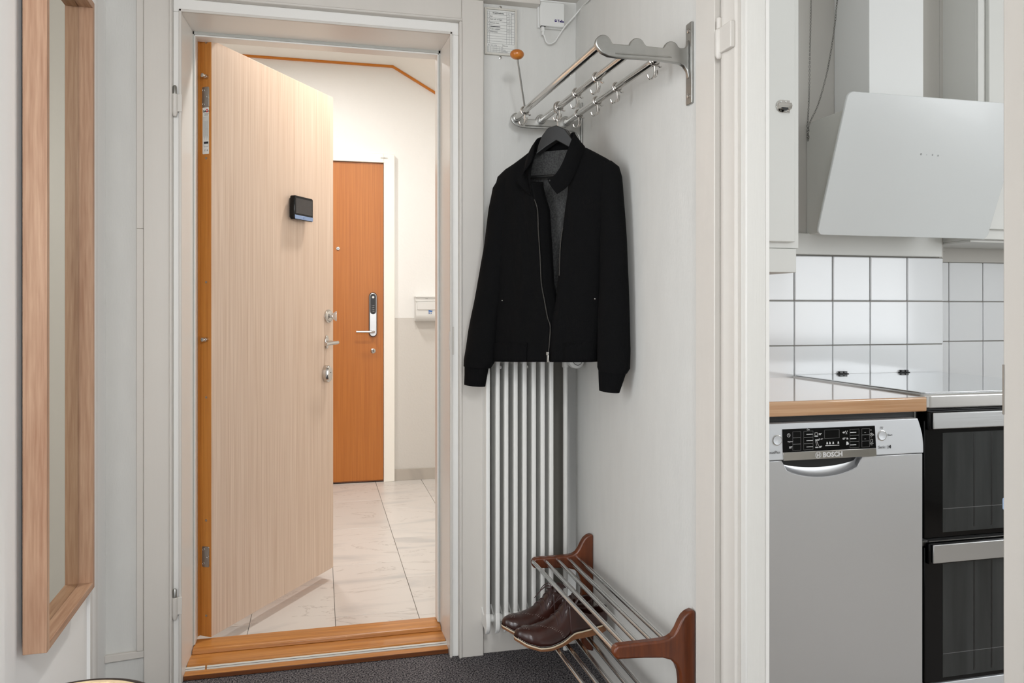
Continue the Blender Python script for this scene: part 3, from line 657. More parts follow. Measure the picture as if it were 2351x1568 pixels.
bo = obj('body', b, 'jacket', jk, 0, 2, 80); so = bo.modifiers.new('thickness', 'SOLIDIFY'); so.thickness = .0022; so.offset = 0
# lining on the inside of the back
rings = []
for r in RR[3:]:
    sl, ol, orr, sr = r; row = []
    db = min(.020, .45 * (ol[2] - sl[2]) + .002)
    for k in range(25):
        s = .04 + .92 * k / 24; q = abs(2 * s - 1)
        row.append(K((sl[0] + (sr[0] - sl[0]) * s, sl[1] + (sr[1] - sl[1]) * s, sl[2] + (sr[2] - sl[2]) * s - db * (1 - q ** 4) ** .5 + .0045)))
    rings.append(row)
b = nb(); loft(b, rings, False, False); obj('lining', b, 'lining', jk, 0, 2, 80)
# facings behind the zip edges
def facing(idx, sgn, w0):
    rr = []
    for r in RR[2:33]:
        o_ = r[idx]; rr.append([K((o_[0] + sgn * w0 * t * (1 if idx == 1 else .5), o_[1], o_[2] - .001 - .030 * t ** 1.4)) for t in (0, .25, .5, .75, 1)])
    b = nb(); loft(b, rr, False, False); f_ = obj('facing', b, 'jacket', jk, 0, 2, 80); s_ = f_.modifiers.new('thickness', 'SOLIDIFY'); s_.thickness = .0015
facing(1, .2, .12); facing(2, -.01, .10)
# hem band
def band(name, rows, off, m, keep):
    rr = []
    for r in rows: rr.append([K(p) for p in body_ring(r, off)][keep[0]:keep[1]])
    b = nb(); loft(b, rr, False, False); o = obj(name, b, m, jk, 0, 2, 80); s_ = o.modifiers.new('thickness', 'SOLIDIFY'); s_.thickness = .003; s_.offset = 0; return o
band('hem_band', RR[0:6], .0028, 'rib', (6, 53))
# sleeves
def sleeve(name, rows, m, dep=.034, closed_top=True):
    rr = []
    for (a, c) in rows:
        mid_ = tuple((a[q] + c[q]) / 2 for q in range(3)); h = abs(c[0] - a[0]) / 2; tz = (c[1] - a[1]) / 2
        rr.append([K((mid_[0] + h * math.cos(t), mid_[1] + tz * math.cos(t) , mid_[2] + dep * (h / .03) ** .4 * math.sin(t) * (1 + .05 * math.sin(3 * t + 40 * mid_[1])))) for t in [2 * PI * k / 28 for k in range(28)]])
    b = nb(); loft(b, rr); return obj(name, b, m, jk, 0, 2, 60)
def dense(rows, k=4):
    out = []
    for a, c in zip(rows, rows[1:]):
        for i in range(k):
            t = i / k; out.append(tuple(tuple(a[j][q] * (1 - t) + c[j][q] * t for q in range(3)) for j in range(2)))
    return out + [rows[-1]]
LS = [((-0.1746,1.5486,0.012), (-0.1519,1.549,0.012)), ((-0.2062,1.5324,0.016), (-0.1331,1.5254,0.016)), ((-0.2249,1.5067,0.02), (-0.1367,1.4883,0.02)), ((-0.2355,1.4423,0.026), (-0.1454,1.4304,0.026)), ((-0.2494,1.335,0.03), (-0.1619,1.3281,0.03)), ((-0.2648,1.2545,0.032), (-0.1735,1.2465,0.032)), ((-0.2888,1.1463,0.034), (-0.1916,1.138,0.034)), ((-0.3095,1.0644,0.034), (-0.2047,1.0554,0.034)), ((-0.3269,0.9736,0.034), (-0.2163,0.9696,0.034)), ((-0.3269,0.9544,0.034), (-0.2313,0.9503,0.034))]
sleeve('sleeve', dense(LS), 'jacket', .026)
sleeve('cuff', dense([((-0.3251,0.9573,0.034), (-0.238,0.9527,0.034)), ((-0.3251,0.9271,0.034), (-0.2447,0.9228,0.034)), ((-0.3269,0.8968,0.034), (-0.2514,0.8928,0.034))]), 'rib', .022)
RS = [((0.1495,1.5439,0.008), (0.1737,1.5505,0.004)), ((0.1392,1.5247,0.012), (0.1979,1.5317,0.006)), ((0.1424,1.489,0.018), (0.2094,1.502,0.01)), ((0.1507,1.3891,0.028), (0.2235,1.3856,0.014)), ((0.1514,1.3155,0.032), (0.2298,1.3128,0.016)), ((0.1509,1.2177,0.036), (0.2356,1.2164,0.017)), ((0.1464,1.1202,0.038), (0.2401,1.118,0.018)), ((0.1442,1.0227,0.039), (0.2427,1.0222,0.018)), ((0.1442,0.9715,0.039), (0.2414,0.9695,0.018)), ((0.1497,0.9595,0.039), (0.2318,0.9548,0.02))]
sleeve('sleeve', dense(RS), 'jacket', .026)
sleeve('cuff', dense([((0.1478,0.9618,0.038), (0.2302,0.9548,0.022)), ((0.1492,0.9302,0.038), (0.2195,0.9255,0.022)), ((0.1506,0.9059,0.038), (0.2101,0.9008,0.022))]), 'rib', .022)
# collar: three pieces of one band
CB = [(-0.0612,1.4654,0.06), (-0.0733,1.4973,0.058), (-0.0864,1.5344,0.05), (-0.0956,1.5713,0.034), (-0.1015,1.6002,0.004), (-0.0785,1.6035,-0.016), (-0.0315,1.6027,-0.02), (0.0193,1.6013,-0.016), (0.0829,1.6013,0.0), (0.09,1.5643,0.03), (0.08,1.5125,0.052), (0.063,1.4794,0.062), (0.0371,1.4592,0.074)]
CT = [(-0.0965,1.5025,0.074), (-0.1011,1.5145,0.074), (-0.0818,1.5342,0.066), (-0.0644,1.5738,0.046), (-0.0735,1.6285,0.018), (-0.0681,1.6515,-0.012), (-0.034,1.6389,-0.024), (0.0121,1.6372,-0.018), (0.0515,1.6457,0.006), (0.0609,1.5844,0.056), (0.0506,1.5425,0.07), (0.0323,1.5135,0.078), (0.0087,1.5044,0.08)]
Bc = bez(CB, 5); Tc = bez(CT, 5)
rr = []
for p, q in zip(Bc, Tc): rr.append([K(p.lerp(q, t) + Vector((0, 0, .006 * math.sin(t * PI)))) for t in [k / 6 for k in range(7)]])
b = nb(); loft(b, rr, False, False); co = obj('collar', b, 'jacket', jk, 0, 2, 70); s_ = co.modifiers.new('thickness', 'SOLIDIFY'); s_.thickness = .005; s_.offset = 0
s2 = co.modifiers.new('round', 'BEVEL'); s2.width = .0015; s2.segments = 2
for p in ((0.0179,1.4981,0.083), (0.035,1.4858,0.08)):
    b = nb(); lathe(b, [(0, 0), (.0032, 0), (.0026, .0012), (0, .0014)], K(p), (N_[0], N_[1], 0), 12); obj('snap_stud', b, 'hanger', jk)
# zip
b = nb(); tube(b, bez([K(p) for p in ((-0.049,1.4529,0.06), (-0.0381,1.4216,0.0605), (-0.0341,1.3604,0.062), (-0.0278,1.2841,0.0625), (-0.0236,1.2083,0.062), (-0.0134,1.1577,0.0615), (-0.0036,1.1099,0.0605), (0.0046,1.0848,0.0595), (0.0028,1.0446,0.059), (-0.0022,1.0043,0.058))], 8), .0015, 6); obj('zipper', b, 'zip', jk)
b = nb(); tube(b, bez([K(p) for p in ((0.0468,1.3646,0.059), (0.0395,1.319,0.059), (0.0366,1.2694,0.059), (0.0352,1.2284,0.059))], 6), .0013, 6); obj('zipper', b, 'zip', jk)
zz = [(0.0001,1.0059,0.064), (0.0013,0.9797,0.066)]
b = nb(); p0, p1 = K(zz[0]), K(zz[1]); uu = Vector((U_[0], U_[1], 0)); nn = Vector((N_[0], N_[1], 0))
def slab(b, c, hw, hh, hd):
    v = [b.verts.new(c + uu * x * hw + Vector((0, 0, z * hh)) + nn * y * hd) for y in (-1, 1) for x, z in ((-1, -1), (1, -1), (1, 1), (-1, 1))]
    for f in ((0, 1, 2, 3), (4, 5, 6, 7), (0, 1, 5, 4), (1, 2, 6, 5), (2, 3, 7, 6), (3, 0, 4, 7)): b.faces.new([v[i] for i in f])
slab(b, p0.lerp(p1, .55), .0034, .0115, .001); slab(b, p0 + Vector((0, 0, -.001)), .0042, .005, .0035); obj('zip_pull', b, 'steel', jk, .0008)
for p in ((-0.1677,1.1588,0.056), (0.155,1.1613,0.066)):
    b = nb(); ell(b, K(p), (.0022, .0022, .0022), 10); obj('pocket_stud', b, 'steel', jk)

# ================================================================== SHOE RACK
sr = thing('shoe_rack', 'teak and steel wall shoe rack low on the right wall', 'shoe rack', (.845, 2.02, .06))
PB = [(.8445, .433), (.836, .4355), (.824, .4315), (.8137, .4235), (.806, .4115), (.7974, .3945), (.788, .382), (.7757, .3757), (.757, .3735), (.655, .3725), (.6465, .369), (.6415, .357), (.6445, .347), (.6515, .3415), (.7167, .3375), (.762, .333), (.783, .326), (.796, .313), (.8035, .294), (.8062, .272),
      (.8062, .250), (.803, .226), (.792, .209), (.7757, .2020), (.757, .2005), (.655, .1985), (.6465, .195), (.6415, .183), (.6445, .173), (.6515, .1675), (.7167, .1635), (.762, .159), (.783, .152), (.796, .139), (.8035, .120), (.8062, .098), (.809, .075), (.8445, .062)]
for y0, dz in ((1.660, 0), (2.360, -.0185)):
    b = nb(); prism(b, [(x, z + dz) for x, z in PB], 'y', y0, y0 + .024); obj('end_bracket', b, 'teak', sr, .0055, 3)
rod0 = None
for lv in (0, -.174):
    for xn, xf in ((.6495, .6478), (.6830, .6863), (.7160, .7270), (.7530, .7630), (.7855, .7960)):
        b = nb(); cyl(b, (xn, 1.680, .3575 + lv), (xf, 2.365, .3425 + lv), .0062, 16); obj('rod', b, 'steel_rod', sr)

# ================================================================== SHOES
def interp(tab, s):
    for (a, va), (c, vc) in zip(tab, tab[1:]):
        if s <= c: 
            t = (s - a) / (c - a) if c > a else 0; t = max(0, min(1, t)); return va + (vc - va) * (t * t * (3 - 2 * t) * .5 + t * .5)
    return tab[-1][1]
WT = [(0, .006), (.015, .018), (.05, .027), (.12, .0325), (.25, .033), (.4, .032), (.55, .039), (.68, .0455), (.78, .046), (.87, .040), (.94, .028), (.98, .016), (1, .005)]
BT = [(0, .016), (.1, .012), (.25, .010), (.42, .012), (.58, .002), (.70, 0), (.80, .003), (.90, .012), (1, .027)]
TT = [(0, .020), (.2, .020), (.4, .016), (.6, .0085), (.8, .0065), (1, .006)]
HT = [(.40, .096), (.46, .086), (.55, .069), (.64, .056), (.73, .0480), (.82, .043), (.90, .0365), (.95, .028), (.98, .018), (1, .006)]
LS_ = .298
def cofs(s): return .007 * math.sin(PI * (s - .25) * 1.2)
def shoe(hx, hy, hz, ang, label, mirror):
    sh = thing('shoe', label, 'shoe', (hx, hy, hz), ang, 'pair of brown brogue shoes')
    def P(s, y, z): return (s * LS_, (y + cofs(s)) * mirror, z)
    ss = [i / 40 for i in range(41)]
    def so(name, m, fb, ft, grow, bev=0):
        b = nb(); loft(b, [[P(s, -(interp(WT, s) + grow), fb(s)), P(s, interp(WT, s) + grow, fb(s)), P(s, interp(WT, s) + grow, ft(s)), P(s, -(interp(WT, s) + grow), ft(s))] for s in ss])
        return local(obj(name, b, m, None, bev), sh)
    zt = lambda s: interp(BT, s) + interp(TT, s)
    so('outsole', 'sole_tan', lambda s: interp(BT, s), zt, 0, .001)
    so('welt', 'welt', zt, lambda s: zt(s) + .0040, .0014, .0006)
    so('rand', 'black', lambda s: zt(s) + .0040, lambda s: zt(s) + .0062, .0006, .0006)
    zu = lambda s: zt(s) + .0058
    # stitching
    b = nb()
    for k in range(150):
        s = .03 + .96 * (k // 2) / 75; sd = -1 if k % 2 else 1; w = interp(WT, s) - .0008
        p = Vector(P(s, sd * w, zu(s) + .0006)); q = Vector(P(s + .006, sd * interp(WT, s + .006) - sd * .0008, zu(s + .006) + .0006)); tube(b, [p, q], .0006, 4)
    tag(local(obj('welt_stitching', b, 'stitch', None), sh), kind='stuff')
    # vamp
    def up(s, th):
        w = interp(WT, s) - .0025; h = interp(HT, s)
        wid = w * (1 + .05 * math.sin(th)) 
        return P(s, wid * math.cos(th) * (1 - .18 * math.sin(th) * (1 - s)), zu(s) + h * max(0, math.sin(th)) ** (.95 if s < .7 else .8))
    b = nb(); loft(b, [[up(.41 + .59 * i / 30, PI * k / 24) for k in range(25)] for i in range(31)], False, False)
    v = local(obj('vamp', b, 'leather', None, 0, 2, 70), sh); m_ = v.modifiers.new('thickness', 'SOLIDIFY'); m_.thickness = .0022
    # quarters (heel counter): from the lace edge round the heel
    TOP = [(0, .036), (.08, .032), (.2, .034), (.30, .045), (.40, .074), (.47, .084)]
    path = [(.47 - .47 * i / 22, 1) for i in range(22)] + [(0, 1), (0, -1)] + [(.47 * i / 22, -1) for i in range(1, 23)]
    b = nb(); rr = []
    for s, sd in path:
        w = interp(WT, s) - .0012; h = interp(TOP, s); row = []
        for k in range(7):
            t = k / 6; row.append(P(s + .004 * t * (1 if s < .03 else 0), sd * w * (1 - .16 * t * t - (.30 * t * max(0, (s - .25) / .22))), zu(s) + h * t))
        rr.append(row)
    loft(b, rr, False, False); qo = local(obj('quarters', b, 'leather', None, 0, 2, 70), sh); m_ = qo.modifiers.new('thickness', 'SOLIDIFY'); m_.thickness = .003; m_.offset = 0
    b = nb(); loft(b, [[P(s, -(interp(WT, s) - .004), zu(s) + .002), P(s, interp(WT, s) - .004, zu(s) + .002), P(s, interp(WT, s) - .004, zu(s) + .004), P(s, -(interp(WT, s) - .004), zu(s) + .004)] for s in [.02 + .5 * i / 12 for i in range(13)]]); local(obj('insole', b, 'insole', None), sh)
    b = nb(); loft(b, [[P(.33 + .16 * i / 6, y * .024 * (1 - .2 * i / 6), zu(.4) + .106 - .019 * i - .004 * y * y - (.012 if i == 0 else 0)+ .007*i) for y in (-1, -.5, 0, .5, 1)] for i in range(4)], False, False)
    tg = local(obj('tongue', b, 'leather', None, 0, 2, 70), sh); m_ = tg.modifiers.new('thickness', 'SOLIDIFY'); m_.thickness = .003
    # laces
    b = nb()
    for s in (.455, .50, .545, .59):
        tube(b, [Vector(up(s + .010 * abs(k - 5) / 5, PI * (.5 + (k - 5) * .055))) + Vector((0, 0, .0022)) for k in range(11)], .0013, 6)
    c0 = Vector(up(.445, PI / 2)) + Vector((0, 0, .003))
    for sd in (1, -1):
        tube(b, bez([c0, c0 + Vector((.002, sd * .016, .006)), c0 + Vector((.010, sd * .033, -.006)), c0 + Vector((.022, sd * .030, -.018)), c0 + Vector((.012, sd * .012, -.002)), c0], 6), .0013, 6)
        tube(b, bez([c0, c0 + Vector((.010, sd * .014, .000)), c0 + Vector((.026, sd * .030, -.022)), c0 + Vector((.038, sd * .038, -.040))], 6), .0013, 6)
    local(obj('laces', b, 'lace', None), sh)
    # broguing
    b = nb()
    for k in range(30):
        t = k / 29 * 2 - 1; th = PI * (.5 + t * .47); s = .83 - .30 * abs(t) ** .75 + .006 * math.cos(t * 20)
        for ds in (0, .013):
            p = Vector(up(s + ds, th)); n_ = (p - Vector(P(s, 0, zu(s)))).normalized(); lathe(b, [(0, 0), (.0008 if ds else .0006, 0), (0, .0005)], p + n_ * .0012, n_, 6)
    for k in range(16):
        th = PI * (.5 + (k - 7.5) * .018 ); s = .90 - .02 * math.cos(k * 1.6); p = Vector(up(s, th)); n_ = (p - Vector(P(s, 0, zu(s)))).normalized(); lathe(b, [(0, 0), (.0009, 0), (0, .0006)], p + n_ * .0012, n_, 6)
    tag(local(obj('broguing', b, 'stitch', None), sh), kind='stuff')
    return sh
sa = math.atan2(-.17, -.985)
shoe(.822, 2.183, .1795, sa, 'oxblood leather brogue nearer the camera on the shoe rack', 1)
shoe(.806, 2.285, .1770, sa + .05, 'oxblood leather brogue nearer the radiator on the shoe rack', -1)

# ================================================================== RADIATOR
rd = thing('radiator', 'white column radiator between the door casing and the corner', 'radiator', (.63, 2.485, .1))
RX = [(0.5189,2.447,0.73)[0], (0.5508,2.447,0.7288)[0], (0.579,2.447,0.7277)[0], (0.6097,2.447,0.7265)[0], (0.6396,2.447,0.7254)[0], (0.6706,2.447,0.7242)[0], (0.7004,2.447,0.7231)[0], (0.7294,2.447,0.722)[0]]
def section(x):
    b = nb()
    box(b, (x - .0042, 2.455, .14), (x + .0042, 2.524, .96))
    for yc, ry in ((2.450, .0115),):
        def rg(z, k=1.): return [(x + p * k, yc + q * k, z) for p, q in rrect(-.0070, -ry, .0070, ry, .0042, 4)]
        loft(b, [rg(.135), rg(.97), rg(.985, .8)])
    prism(b, [(2.4385, .165), (2.435, .150), (2.432, .133), (2.434, .117), (2.441, .104), (2.450, .0965), (2.4535, .0925), (2.457, .097), (2.466, .105), (2.50, .107), (2.518, .112), (2.528, .125), (2.528, .150), (2.5225, .165), (2.510, .160), (2.49, .148), (2.47, .148), (2.461, .165)], 'x', x - .0072, x + .0072)
    prism(b, [(2.439, .955), (2.528, .955), (2.528, .985), (2.515, .997), (2.452, .997), (2.439, .985)], 'x', x - .0072, x + .0072)
    return b
for i, x in enumerate(RX):
    s_ = obj('section', section(x), 'radiator', rd, .0035, 2, 50)
for z in (.132, .972):
    b = nb(); cyl(b, (RX[0] + .007, 2.485, z), (RX[-1] + .012, 2.485, z), .013, 16); obj('hub', b, 'radiator', rd)
b = nb()
for k in (1, 4):
    b = nb(); cyl(b, (RX[k] + .015, 2.47, .945), (RX[k] + .015, 2.5, .945), .005, 10); obj('bracket_bolt', b, 'cast', rd)
xp = (0.7917,2.47,0.716)[0]
b = nb(); cyl(b, (xp, 2.49, .001), (xp, 2.49, .955), .0077, 18); cyl(b, (xp, 2.49, .12), (xp, 2.49, .150), .0095, 18); obj('supply_pipe', b, 'radiator', rd)
b = nb(); cyl(b, (xp, 2.49, .94), (xp, 2.49, .985), .011, 16); cyl(b, (RX[-1], 2.49, .972), (xp + .004, 2.49, .972), .0085, 14); cyl(b, (xp, 2.49, .972), (xp + .02, 2.455, .972), .010, 14); obj('valve', b, 'radiator', rd, .001)
b = nb(); ax_ = (.12, -1, 0); hd0 = (.8065, 2.458, .968); lathe(b, [(0, 0), (.020, 0), (.026, .008), (.0285, .020), (.0275, .034), (.020, .040), (0, .040)], hd0, ax_, 32); tv = obj('thermostat_head', b, 'plastic_w', rd)
b = nb(); c1 = Vector(hd0) + Vector(ax_).normalized() * .0405; u1 = Vector(ax_).normalized(); a1 = u1.orthogonal().normalized(); b1 = u1.cross(a1); tube(b, [c1 + (a1 * math.cos(2 * PI * k / 32) + b1 * math.sin(2 * PI * k / 32)) * .0165 for k in range(32)], .0008, 6, closed=True); obj('thermostat_ring', b, 'black', tv)

# ================================================================== NOTICE, FIBRE BOX, CABLE
nt_ = thing('framed_notice', 'small ivory framed handwritten form beside the door casing', 'notice', (.58, 2.535, 1.975))
b = nb()
for x0, z0, x1, z1 in ((.5275, 1.9745, .5335, 2.1295), (.6300, 1.9745, .6360, 2.1295), (.5335, 1.9745, .6300, 1.9805), (.5335, 2.1235, .6300, 2.1295)): box(b, (x0, 2.5285, z0), (x1, 2.5395, z1))
obj('notice_frame', b, 'plastic_i', nt_, .0012)
b = nb(); box(b, (.5337, 2.534, 1.9807), (.6298, 2.539, 2.1233)); pp = obj('notice_paper', b, 'paper', nt_)
b = nb(); yp = 2.5336
def hl(x0, x1, z, t=.00025): box(b, (x0, yp, z - t), (x1, 2.5339, z + t))
def vl(x, z0, z1, t=.00025): box(b, (x - t, yp, z0), (x + t, 2.5339, z1))
for z in (2.118, 2.1085, 2.0965, 2.0850, 2.0735, 2.0640, 2.0550, 2.0460, 2.0370, 2.0290, 2.0200, 2.0125): hl(.5365, .6275, z)
for x in (.5365, .5435, .6015, .6105, .6185, .6275): vl(x, 2.0125, 2.118)
for z in (2.0025, 1.9960, 1.9895, 1.9840): hl(.5365, .588, z)
for k in range(10): vl(.5365 + .00515 * k, 1.984, 2.0025)
vl(.588, 1.984, 2.0125); hl(.588, .6275, 1.998); hl(.588, .6275, 1.9895); hl(.5365, .6275, 1.984)
obj('form_lines', b, 'ink', pp)
def ntx(s, sz, x, z, m='ink_dark', bold=0.): return text('form_writing', s, sz, (x, 2.5335, z), (1, 0, 0), (0, 0, 1), m, pp, bold=bold)
ntx('Gruppförteckning', .0052, .554, 2.112, 'ink_dark', .0001); ntx('A', .005, .605, 2.112); ntx('mm²', .004, .619, 2.112)
for k, (s, z) in enumerate((('Spis', 2.1005), ('Kök, hall, vardagsr.', 2.0905), ('Sovrum, badr.', 2.0785), ('Tvätt, matplats', 2.0585), ('Diskmaskin', 2.0495))):
    ntx(s, .0056, .5455, z, 'ink'); ntx(str((1, 2, 3, 5, 6)[k]), .0055, .5385, z, 'ink'); ntx('10', .005, .6030, z, 'ink'); ntx('1,5', .0045, .6115, z, 'ink')
b = nb(); box(b, (.546, 2.5333, 2.0675), (.580, 2.5337, 2.0695)); obj('form_strikeout', b, 'ink_dark', pp)
ntx('M 1 2 3 4 5 6', .0055, .539, 2.0045, 'ink'); ntx('Belysning', .0042, .5895, 2.0055, 'ink'); ntx('Anm.', .0042, .5895, 1.9915, 'ink'); ntx('Installatör', .004, .5895, 1.9857, 'ink')
for z in (1.9685, 2.1355):
    b = nb(); lathe(b, [(0, 0), (.0048, 0), (.0045, .0022), (.002, .0028), (.0012, .0015), (0, .0015)], (.5815, 2.5395, z), (0, -1, 0), 14); obj('screw', b, 'chrome', nt_)
b = nb(); box(b, (.30, 2.500, 2.1435), (.7085, 2.5395, 2.1600)); struct('trim_11', b, 'paint', 'white cable trunking under the ceiling left of the network box', 'trim', .0015)
nbx = thing('network_box', 'small white fibre network box on the wall below the ceiling', 'network box', (.755, 2.535, 2.075))
b = nb(); prism(b, rrect(.7065, 2.0755, .7985, 2.1610, .005), 'y', 2.525, 2.5395); obj('base', b, 'plastic_w', nbx, .002)
b = nb(); prism(b, rrect(.7105, 2.0770, .7955, 2.1580, .006), 'y', 2.508, 2.525); cv = obj('cover', b, 'plastic_w', nbx, .003)
text('cover_lettering', 'Telia', .0115, (.7700, 2.5076, 2.0920), (1, 0, 0), (0, 0, 1), 'violet', cv, bold=.0004)
b = nb(); prism(b, [(.7640 + .0043 * math.cos(t * PI / 8) , 2.0960 + .0047 * math.sin(t * PI / 8)) for t in range(16)], 'y', 2.5074, 2.5082); obj('cover_logo', b, 'violet', cv)
b = nb(); tube(b, [(.7605, 2.5072, 2.0962), (.764, 2.5070, 2.0975), (.7675, 2.5072, 2.0968)], .0006, 6); obj('cover_logo_stripe', b, 'plastic_w', cv)
b = nb(); box(b, (.714, 2.512, 2.0752), (.730, 2.524, 2.0775)); obj('port', b, 'black', nbx)
cb = thing('network_cable', 'white network cable looping from the fibre box to the ceiling', 'cable', (.722, 2.518, 2.06))
b = nb(); box(b, (.7165, 2.513, 2.0600), (.7270, 2.5225, 2.0765)); box(b, (.7180, 2.5142, 2.0480), (.7255, 2.5213, 2.0602)); obj('plug', b, 'plastic_w', cb, .001)
b = nb(); tube(b, bez([(.7217, 2.5178, 2.050), (0.7278,2.518,2.0466), (0.7339,2.518,2.0282), (0.746,2.518,2.0219), (0.7636,2.516,2.0299), (0.7798,2.514,2.0539), (0.799,2.512,2.0826), (0.8284,2.508,2.1159), (0.8465,2.48,2.1393), (0.838,2.3945,2.126), (0.839,2.3639,2.1296)], 8), .0026, 10); obj('cord', b, 'plastic_w', cb)

# ================================================================== KITCHEN DOORWAY TRIM
member_y = lambda name, segs, m, label, bev=.002: struct(name, (lambda bb: [box(bb, a, c) for a, c in segs] and bb)(nb()), m, label, 'trim', bev)
member_y('trim_12', [((.829, 1.545, 0), (.845, 1.632, 2.16))], 'paint', 'flat painted casing board left of the kitchen doorway')
b = nb(); prism(b, [(.845, 1.5325), (.838, 1.5325), (.835, 1.528), (.834, 1.520), (.835, 1.512), (.838, 1.507), (.838, 1.476), (.8425, 1.472), (.8425, 1.4705), (.90, 1.4705), (.90, 1.5325)], 'z', 0, 2.08)
kj = struct('trim_13', b, 'paint', 'painted rebated jamb of the kitchen doorway', 'trim', .0015)
b = nb(); prism(b, [(.8495, 1.47), (.8495, 1.452), (.8515, 1.4495), (.893, 1.4495), (.8950, 1.4515), (.8950, 1.47)], 'z', 0, 2.08)
struct('trim_14', b, 'paint_w', 'brush painted white stop board of the kitchen doorway', 'trim', .001)
b = nb(); box(b, (.8952, 1.4505, 0), (.9042, 1.4695, 2.08)); struct('trim_15', b, 'frame_white', 'bright white edge strip beside the kitchen doorway', 'trim', .001)
b = nb(); tube(b, [(.831, 1.528, 1.668), (.831, 1.528, 1.676), (.831, 1.528, 1.728), (.831, 1.528, 1.732)], [.004, .0085, .0085, .0075], 14); tube(b, [(.8315, 1.528, 1.7325), (.8315, 1.528, 1.757)], .006, 12); box(b, (.828, 1.474, 1.678), (.8385, 1.526, 1.733)); obj('hinge', b, 'paint', kj, .002)
member_y('trim_16', [((.829, .70, 0), (.8455, .806, 2.16))], 'paint', 'painted casing board right of the kitchen doorway')
b = nb(); box(b, (.8455, .70, 0), (.905, .800, 2.08)); struct('trim_17', b, 'paint_w', 'white jamb right of the kitchen doorway', 'trim', .001)

b = nb(); box(b, (.8275, .8035, 1.000), (.8292, .8055, 1.062)); obj('strike_plate', b, 'steel', bpy.data.objects['trim_16'])

# ================================================================== KITCHEN SHELL
b = nb(); box(b, (.93, -.9, -.05), (3.6, 2.6, -.0005)); struct('floor_kitchen', b, 'floor_k', 'kitchen floor hidden below the dishwasher', 'floor')
b = nb(); box(b, (.905, -.9, 2.55), (3.6, 2.6, 2.62)); struct('ceiling_kitchen', b, 'wall_white', 'white kitchen ceiling', 'ceiling')
YK, YK2 = 2.36, 2.48
b = nb(); box(b, (.905, YK + .004, 0), (2.166, 2.535, 2.55)); box(b, (2.166, YK2 + .004, 0), (3.5, 2.535, 2.55))
wk = struct('wall_kitchen', b, 'tile_grout', 'tiled kitchen wall behind the stove', 'wall')
b = nb(); box(b, (.905, YK, 1.392), (2.150, YK + .004, 2.55)); box(b, (2.1505, YK - .0005, 1.318), (2.1665, YK + .004, 2.55)); struct('wall_kitchen_upper', b, 'kitchen_grey', 'painted kitchen wall above the white tiles', 'wall')
b = nb(); box(b, (2.1667, YK2, 1.312), (3.5, YK2 + .004, 2.55)); box(b, (2.166, YK + .002, 1.31), (2.1672, YK2, 2.55)); struct('wall_kitchen_recess', b, 'kitchen_grey', 'beige painted recess right of the hood chimney', 'wall')
b = nb(); box(b, (3.5, -.9, 0), (3.6, 2.6, .9)); box(b, (3.5, -.9, 2.2), (3.6, 2.6, 2.55)); box(b, (3.5, -.9, .9), (3.6, -.65, 2.2)); box(b, (3.5, .85, .9), (3.6, 2.6, 2.2)); box(b, (.93, -1.0, 0), (3.6, -.9, 2.55)); struct('wall_kitchen_right', b, 'kitchen_paint', 'white kitchen wall with the window opening', 'wall')
b = nb(); box(b, (1.386, 2.342, 1.319), (2.1475, YK, 1.3905)); struct('trim_18', b, 'kitchen_paint', 'white painted ledge board between tiles and hood', 'trim', .003)
TX = [1.0 + .0045, (1.5642,2.36,1.1478)[0] - .302, (1.5642,2.36,1.1478)[0] - .151, (1.5642,2.36,1.1478)[0], (1.7132,2.36,1.148)[0], (1.8627,2.36,1.1482)[0], (2.0143,2.36,1.1485)[0], 2.1665]
TZ = [.862, 1.0090, 1.1615, 1.3170]
for r in range(3):
    for k in range(1, 7):
        x0, x1 = TX[k] + .0016, TX[k + 1] - .0016
        if x1 < 1.15: continue
        b = nb(); box(b, (x0, YK - .0025, TZ[r] + .0016), (x1, YK + .005, TZ[r + 1] - .0016)); obj('tile', b, 'tile', wk, .0022 if r < 2 else .0035)
T2X = [2.1685, 2.3020, 2.4565, 2.610, 2.764, 2.918]; T2Z = [.861, 1.0120, 1.1620, 1.3110]
for r in range(3):
    for k in range(5):
        b = nb(); box(b, (T2X[k] + .0016, YK2 - .0025, T2Z[r] + .0016), (T2X[k + 1] - .0016, YK2 + .005, T2Z[r + 1] - .0016)); obj('tile', b, 'tile', wk, .0022 if r < 2 else .0035)
# upper cabinets
kc = thing('wall_cabinet', 'white painted wall cabinet left of the hood', 'cabinet', (1.15, 2.2, 1.24))
b = nb(); box(b, (.95, 2.066, 1.3135), (1.3850, 2.359, 2.52)); obj('carcass', b, 'kitchen_paint', kc, .002)
b = nb(); box(b, (.955, 2.0485, 1.331), (1.3625, 2.0655, 2.50)); kd = obj('door', b, 'kitchen_paint', kc, .003)
b = nb(); box(b, (.95, 2.062, 1.2415), (1.3745, 2.34, 1.3125)); obj('valance', b, 'kitchen_paint', kc, .002)
lx, lz = 1.3225, 1.7285
b = nb(); prism(b, [(x, z) for x, z in arc(lx - .006, lz, .0185, 90, 270, 12)] + [(lx + .0195, lz - .0185), (lx + .0195, lz + .0185)], 'y', 2.0455, 2.0483); lt = obj('latch', b, 'chrome', kd, .0008)
b = nb(); loft(b, [[(lx - .019 + .038 * t, 2.0455 - q * (.004 + .010 * t), lz + w * (.009 + .002 * t)) for w, q in ((-1, 0), (-.8, .7), (0, 1), (.8, .7), (1, 0))] for t in (0, .3, .7, 1)]); obj('latch_knob', b, 'chrome', lt)
b = nb(); prism(b, arc(lx - .002, lz - .006, .010, 180, 360, 8), 'y', 2.0345, 2.0365); obj('latch_recess', b, 'black', lt)
